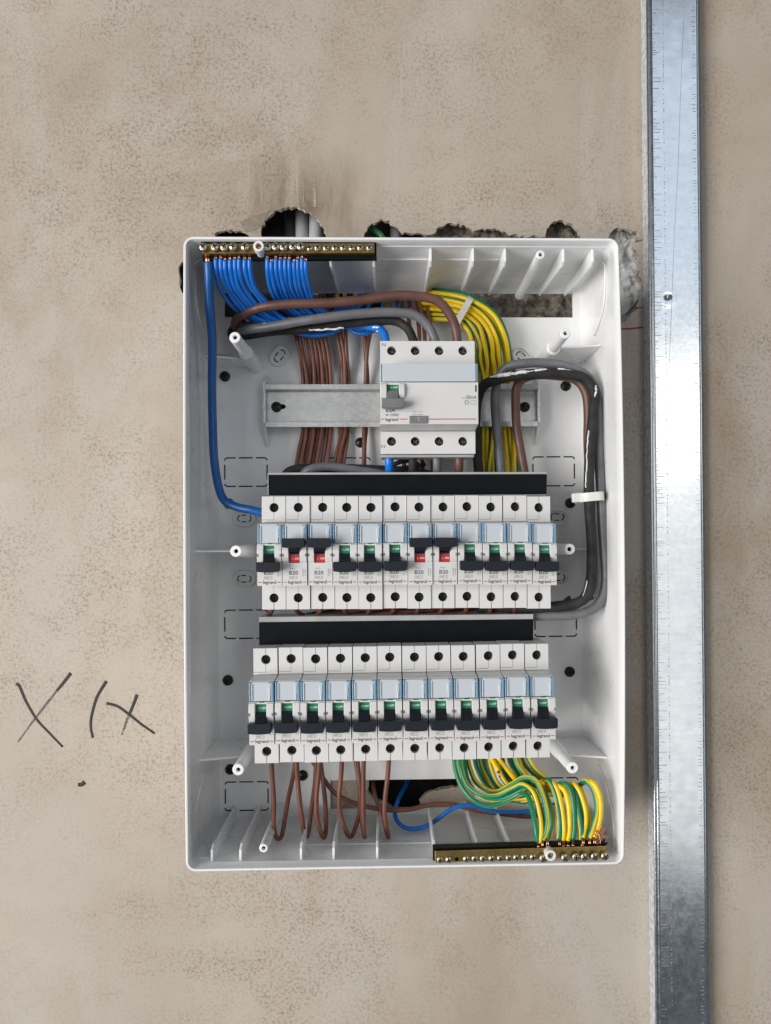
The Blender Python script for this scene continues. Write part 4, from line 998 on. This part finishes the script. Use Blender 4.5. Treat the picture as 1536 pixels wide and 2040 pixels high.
# brown loops below the lower row
loops_ = [
 [(541,1505,62),(542,1540,60),(544,1590,58),(547,1645,56),(553,1670,54),(561,1664,50),(567,1630,44),(573,1590,36),(584,1545,28),(592,1500,24)],
 [(591,1505,62),(592,1540,60),(596,1595,58),(603,1640,56),(609,1668,54),(616,1655,50),(621,1615,44),(626,1560,34),(630,1500,28)],
 [(637,1505,62),(635,1540,60),(630,1590,58),(633,1630,56),(643,1666,54),(648,1655,48),(648,1610,40),(643,1560,30),(636,1500,24)],
 [(681,1505,62),(680,1540,60),(675,1590,58),(681,1630,56),(697,1666,54),(710,1648,48),(716,1605,40),(713,1555,32),(706,1500,26)],
 [(725,1505,62),(724,1540,60),(724,1600,58),(725,1650,56),(725,1668,53),(722,1640,46),(719,1590,38),(715,1540,30),(711,1500,26)],
 [(775,1505,62),(773,1540,60),(767,1590,58),(768,1630,56),(774,1667,54),(770,1655,46),(762,1620,34),(748,1590,14),(743,1560,-4),(744,1545,-18)]]
for i, pts in enumerate(loops_):
    wire('brown_wire', pts, 1.8, 'brown', 'brown wire loop hanging below the lower breakers, '+ORD[i]+' from left', group='brown loops below the lower row', n=12)
wire('brown_wire', [(622,1515,26),(645,1552,26),(672,1584,26),(710,1602,26),(760,1613,26),(810,1614,26),(860,1604,26),(900,1604,27),(945,1615,29),(1000,1622,28),(1050,1626,24),(1085,1622,18)], 1.8, 'brown', 'long brown wire running level along the bottom of box')
wire('blue_wire', [(814,1548,-28),(808,1565,-16),(795,1590,4),(787,1618,22),(792,1638,32),(812,1651,36),(840,1650,36),(868,1634,34),(900,1612,34),(935,1604,33),(965,1612,30),(1000,1619,28),(1060,1616,24),(1085,1612,18)], 1.8, 'blue', 'blue wire curving up from the bottom slot and running right')
# yellow green wires to the earth bar
E_ = [
 [(905,1500,42),(907,1530,46),(918,1566,52),(943,1594,57),(975,1604,60),(1010,1596,62),(1036,1580,66),(1052,1588,74),(1062,1620,82),(1067,1655,87),(1071,1676,88)],
 [(915,1500,46),(918,1530,52),(930,1562,58),(958,1583,63),(990,1586,66),(1022,1570,70),(1044,1563,74),(1062,1580,80),(1074,1620,85),(1078,1655,88),(1076,1678,88)],
 [(930,1500,36),(936,1530,42),(952,1562,50),(985,1578,58),(1020,1562,66),(1045,1549,72),(1066,1554,78),(1082,1584,83),(1090,1625,87),(1088,1655,89),(1080,1672,89)],
 [(944,1500,30),(950,1530,34),(968,1566,40),(1000,1586,48),(1035,1582,56),(1062,1566,66),(1080,1576,76),(1094,1605,83),(1098,1640,88),(1090,1670,88)],
 [(958,1500,28),(965,1530,32),(985,1566,40),(1020,1590,48),(1058,1585,56),(1078,1562,68),(1094,1556,76),(1108,1590,82),(1115,1640,87),(1114,1671,88)],
 [(972,1500,40),(978,1530,44),(996,1566,48),(1035,1580,54),(1072,1562,64),(1092,1556,74),(1108,1572,80),(1118,1610,85),(1122,1650,88),(1122,1673,88)],
 [(984,1500,44),(992,1530,48),(1010,1562,52),(1050,1576,58),(1088,1572,66),(1108,1566,76),(1124,1575,82),(1133,1610,86),(1134,1650,88),(1131,1674,88)],
 [(998,1500,34),(1006,1530,40),(1030,1566,46),(1070,1585,54),(1102,1572,66),(1118,1560,76),(1134,1566,82),(1142,1600,86),(1143,1645,88),(1141,1672,88)],
 [(1012,1500,38),(1022,1530,42),(1048,1560,48),(1085,1576,56),(1115,1572,66),(1135,1562,76),(1148,1580,82),(1153,1615,86),(1157,1650,88),(1159,1672,88)],
 [(1022,1500,46),(1034,1530,50),(1062,1562,54),(1100,1580,60),(1128,1570,70),(1142,1560,78),(1156,1578,83),(1167,1612,87),(1168,1640,88),(1161,1668,89)],
 [(1036,1500,36),(1050,1528,40),(1078,1552,46),(1115,1580,54),(1145,1578,64),(1156,1562,74),(1170,1557,80),(1182,1575,84),(1188,1610,88),(1184,1645,89),(1174,1668,89)],
 [(1048,1500,42),(1064,1530,46),(1092,1552,50),(1125,1574,58),(1150,1566,68),(1168,1556,78),(1184,1562,83),(1195,1590,87),(1196,1625,89),(1190,1652,89),(1183,1667,89)]]
ph = [.34, .30, .44, .22, .12, .48, .46, .26, .16, .40, .36, .42]
for i, pts in enumerate(E_):
    o = wire('earth_wire', pts, 1.95, 'earth', 'yellow green wire into the lower brass bar, '+ORD[i]+' from left', group='earth wires of the lower bar', phase=ph[i], twist=rs.uniform(-.002, .002), n=14)
    x, y, d = pts[-1]; strands(o, [(x, y-1, d), (x+1, y+13, d+3.5)], .6, 3)
for i, k in enumerate((1, 3, 4, 6, 8, 9)):
    pts = [(x+(9 if j < 6 else 4), y+(6 if j < 7 else 1), d-5 if j < 9 else d-3) for j, (x, y, d) in enumerate(E_[k])]
    wire('earth_wire', pts, 1.9, 'earth', 'yellow green wire tucked behind the front ones of the lower bar, '+ORD[i]+' from left', group='earth wires tucked behind', phase=(.2, .35, .5, .1, .3, .45)[i], n=12)
for i, (x, l) in enumerate(((990, 1), (1004, 0))):
    o = wire('earth_wire', [(x-16,1500,46),(x-10,1512,48),(x-1,1526,52) if l else (x+12,1540,50),(x+3,1536,54) if l else (x+40,1575,50)], 1.95, 'earth', ['cut yellow wire end hanging under the lower breakers, bare copper showing', 'short yellow green wire crossing behind the cut wire end'][i], phase=.6)
    if l: strands(o, [(x+3,1536,54),(x+6,1548,56)], .6, 4)
# frayed copper braid at the right end of the earth bar
rs = random.Random(8); mb = MB(); c0 = Vector(W([(1196, 1664, 92)])[0])
for i in range(46):
    p = c0+Vector((rs.gauss(0, 1.7), rs.gauss(0, 1.4), rs.gauss(0, 3.2))); q_ = p+Vector((rs.uniform(-3, 3), rs.uniform(-2, 2), rs.uniform(-3.5, 3.5)))
    mb.tube([p, (p+q_)/2+Vector((rs.uniform(-1, 1), rs.uniform(-1, 1), rs.uniform(-1, 1))), q_], .24, 5, sub=3)
solo('copper_braid', mb, 'copper', 'frayed bunch of bare copper strands at the lower brass bar', 'copper strands')

# plaster crumbs and drill dust lying in the box
rs = random.Random(77); mb = MB()
for i in range(70):
    if i < 45:
        x = rs.uniform(-138, 160); d = rs.uniform(8, 88); z = -223.9
    else:
        x = rs.uniform(-138, 160); d = 3.2; z = rs.choice((rs.uniform(-205, -60), rs.uniform(60, 180)))
        if rs.random() < .6: continue
    r = rs.choice((.25, .3, .4, .6)); mb.add([(x+rs.uniform(-r, r), d+rs.uniform(0, r), z+rs.uniform(0, r)) for _ in range(4)], [(0, 1, 2), (0, 2, 3), (0, 3, 1), (1, 3, 2)])
o = solo('plaster_crumbs', mb, 'chip', 'tiny dark plaster crumbs scattered on the floor of the box', 'crumbs'); o['kind'] = 'stuff'
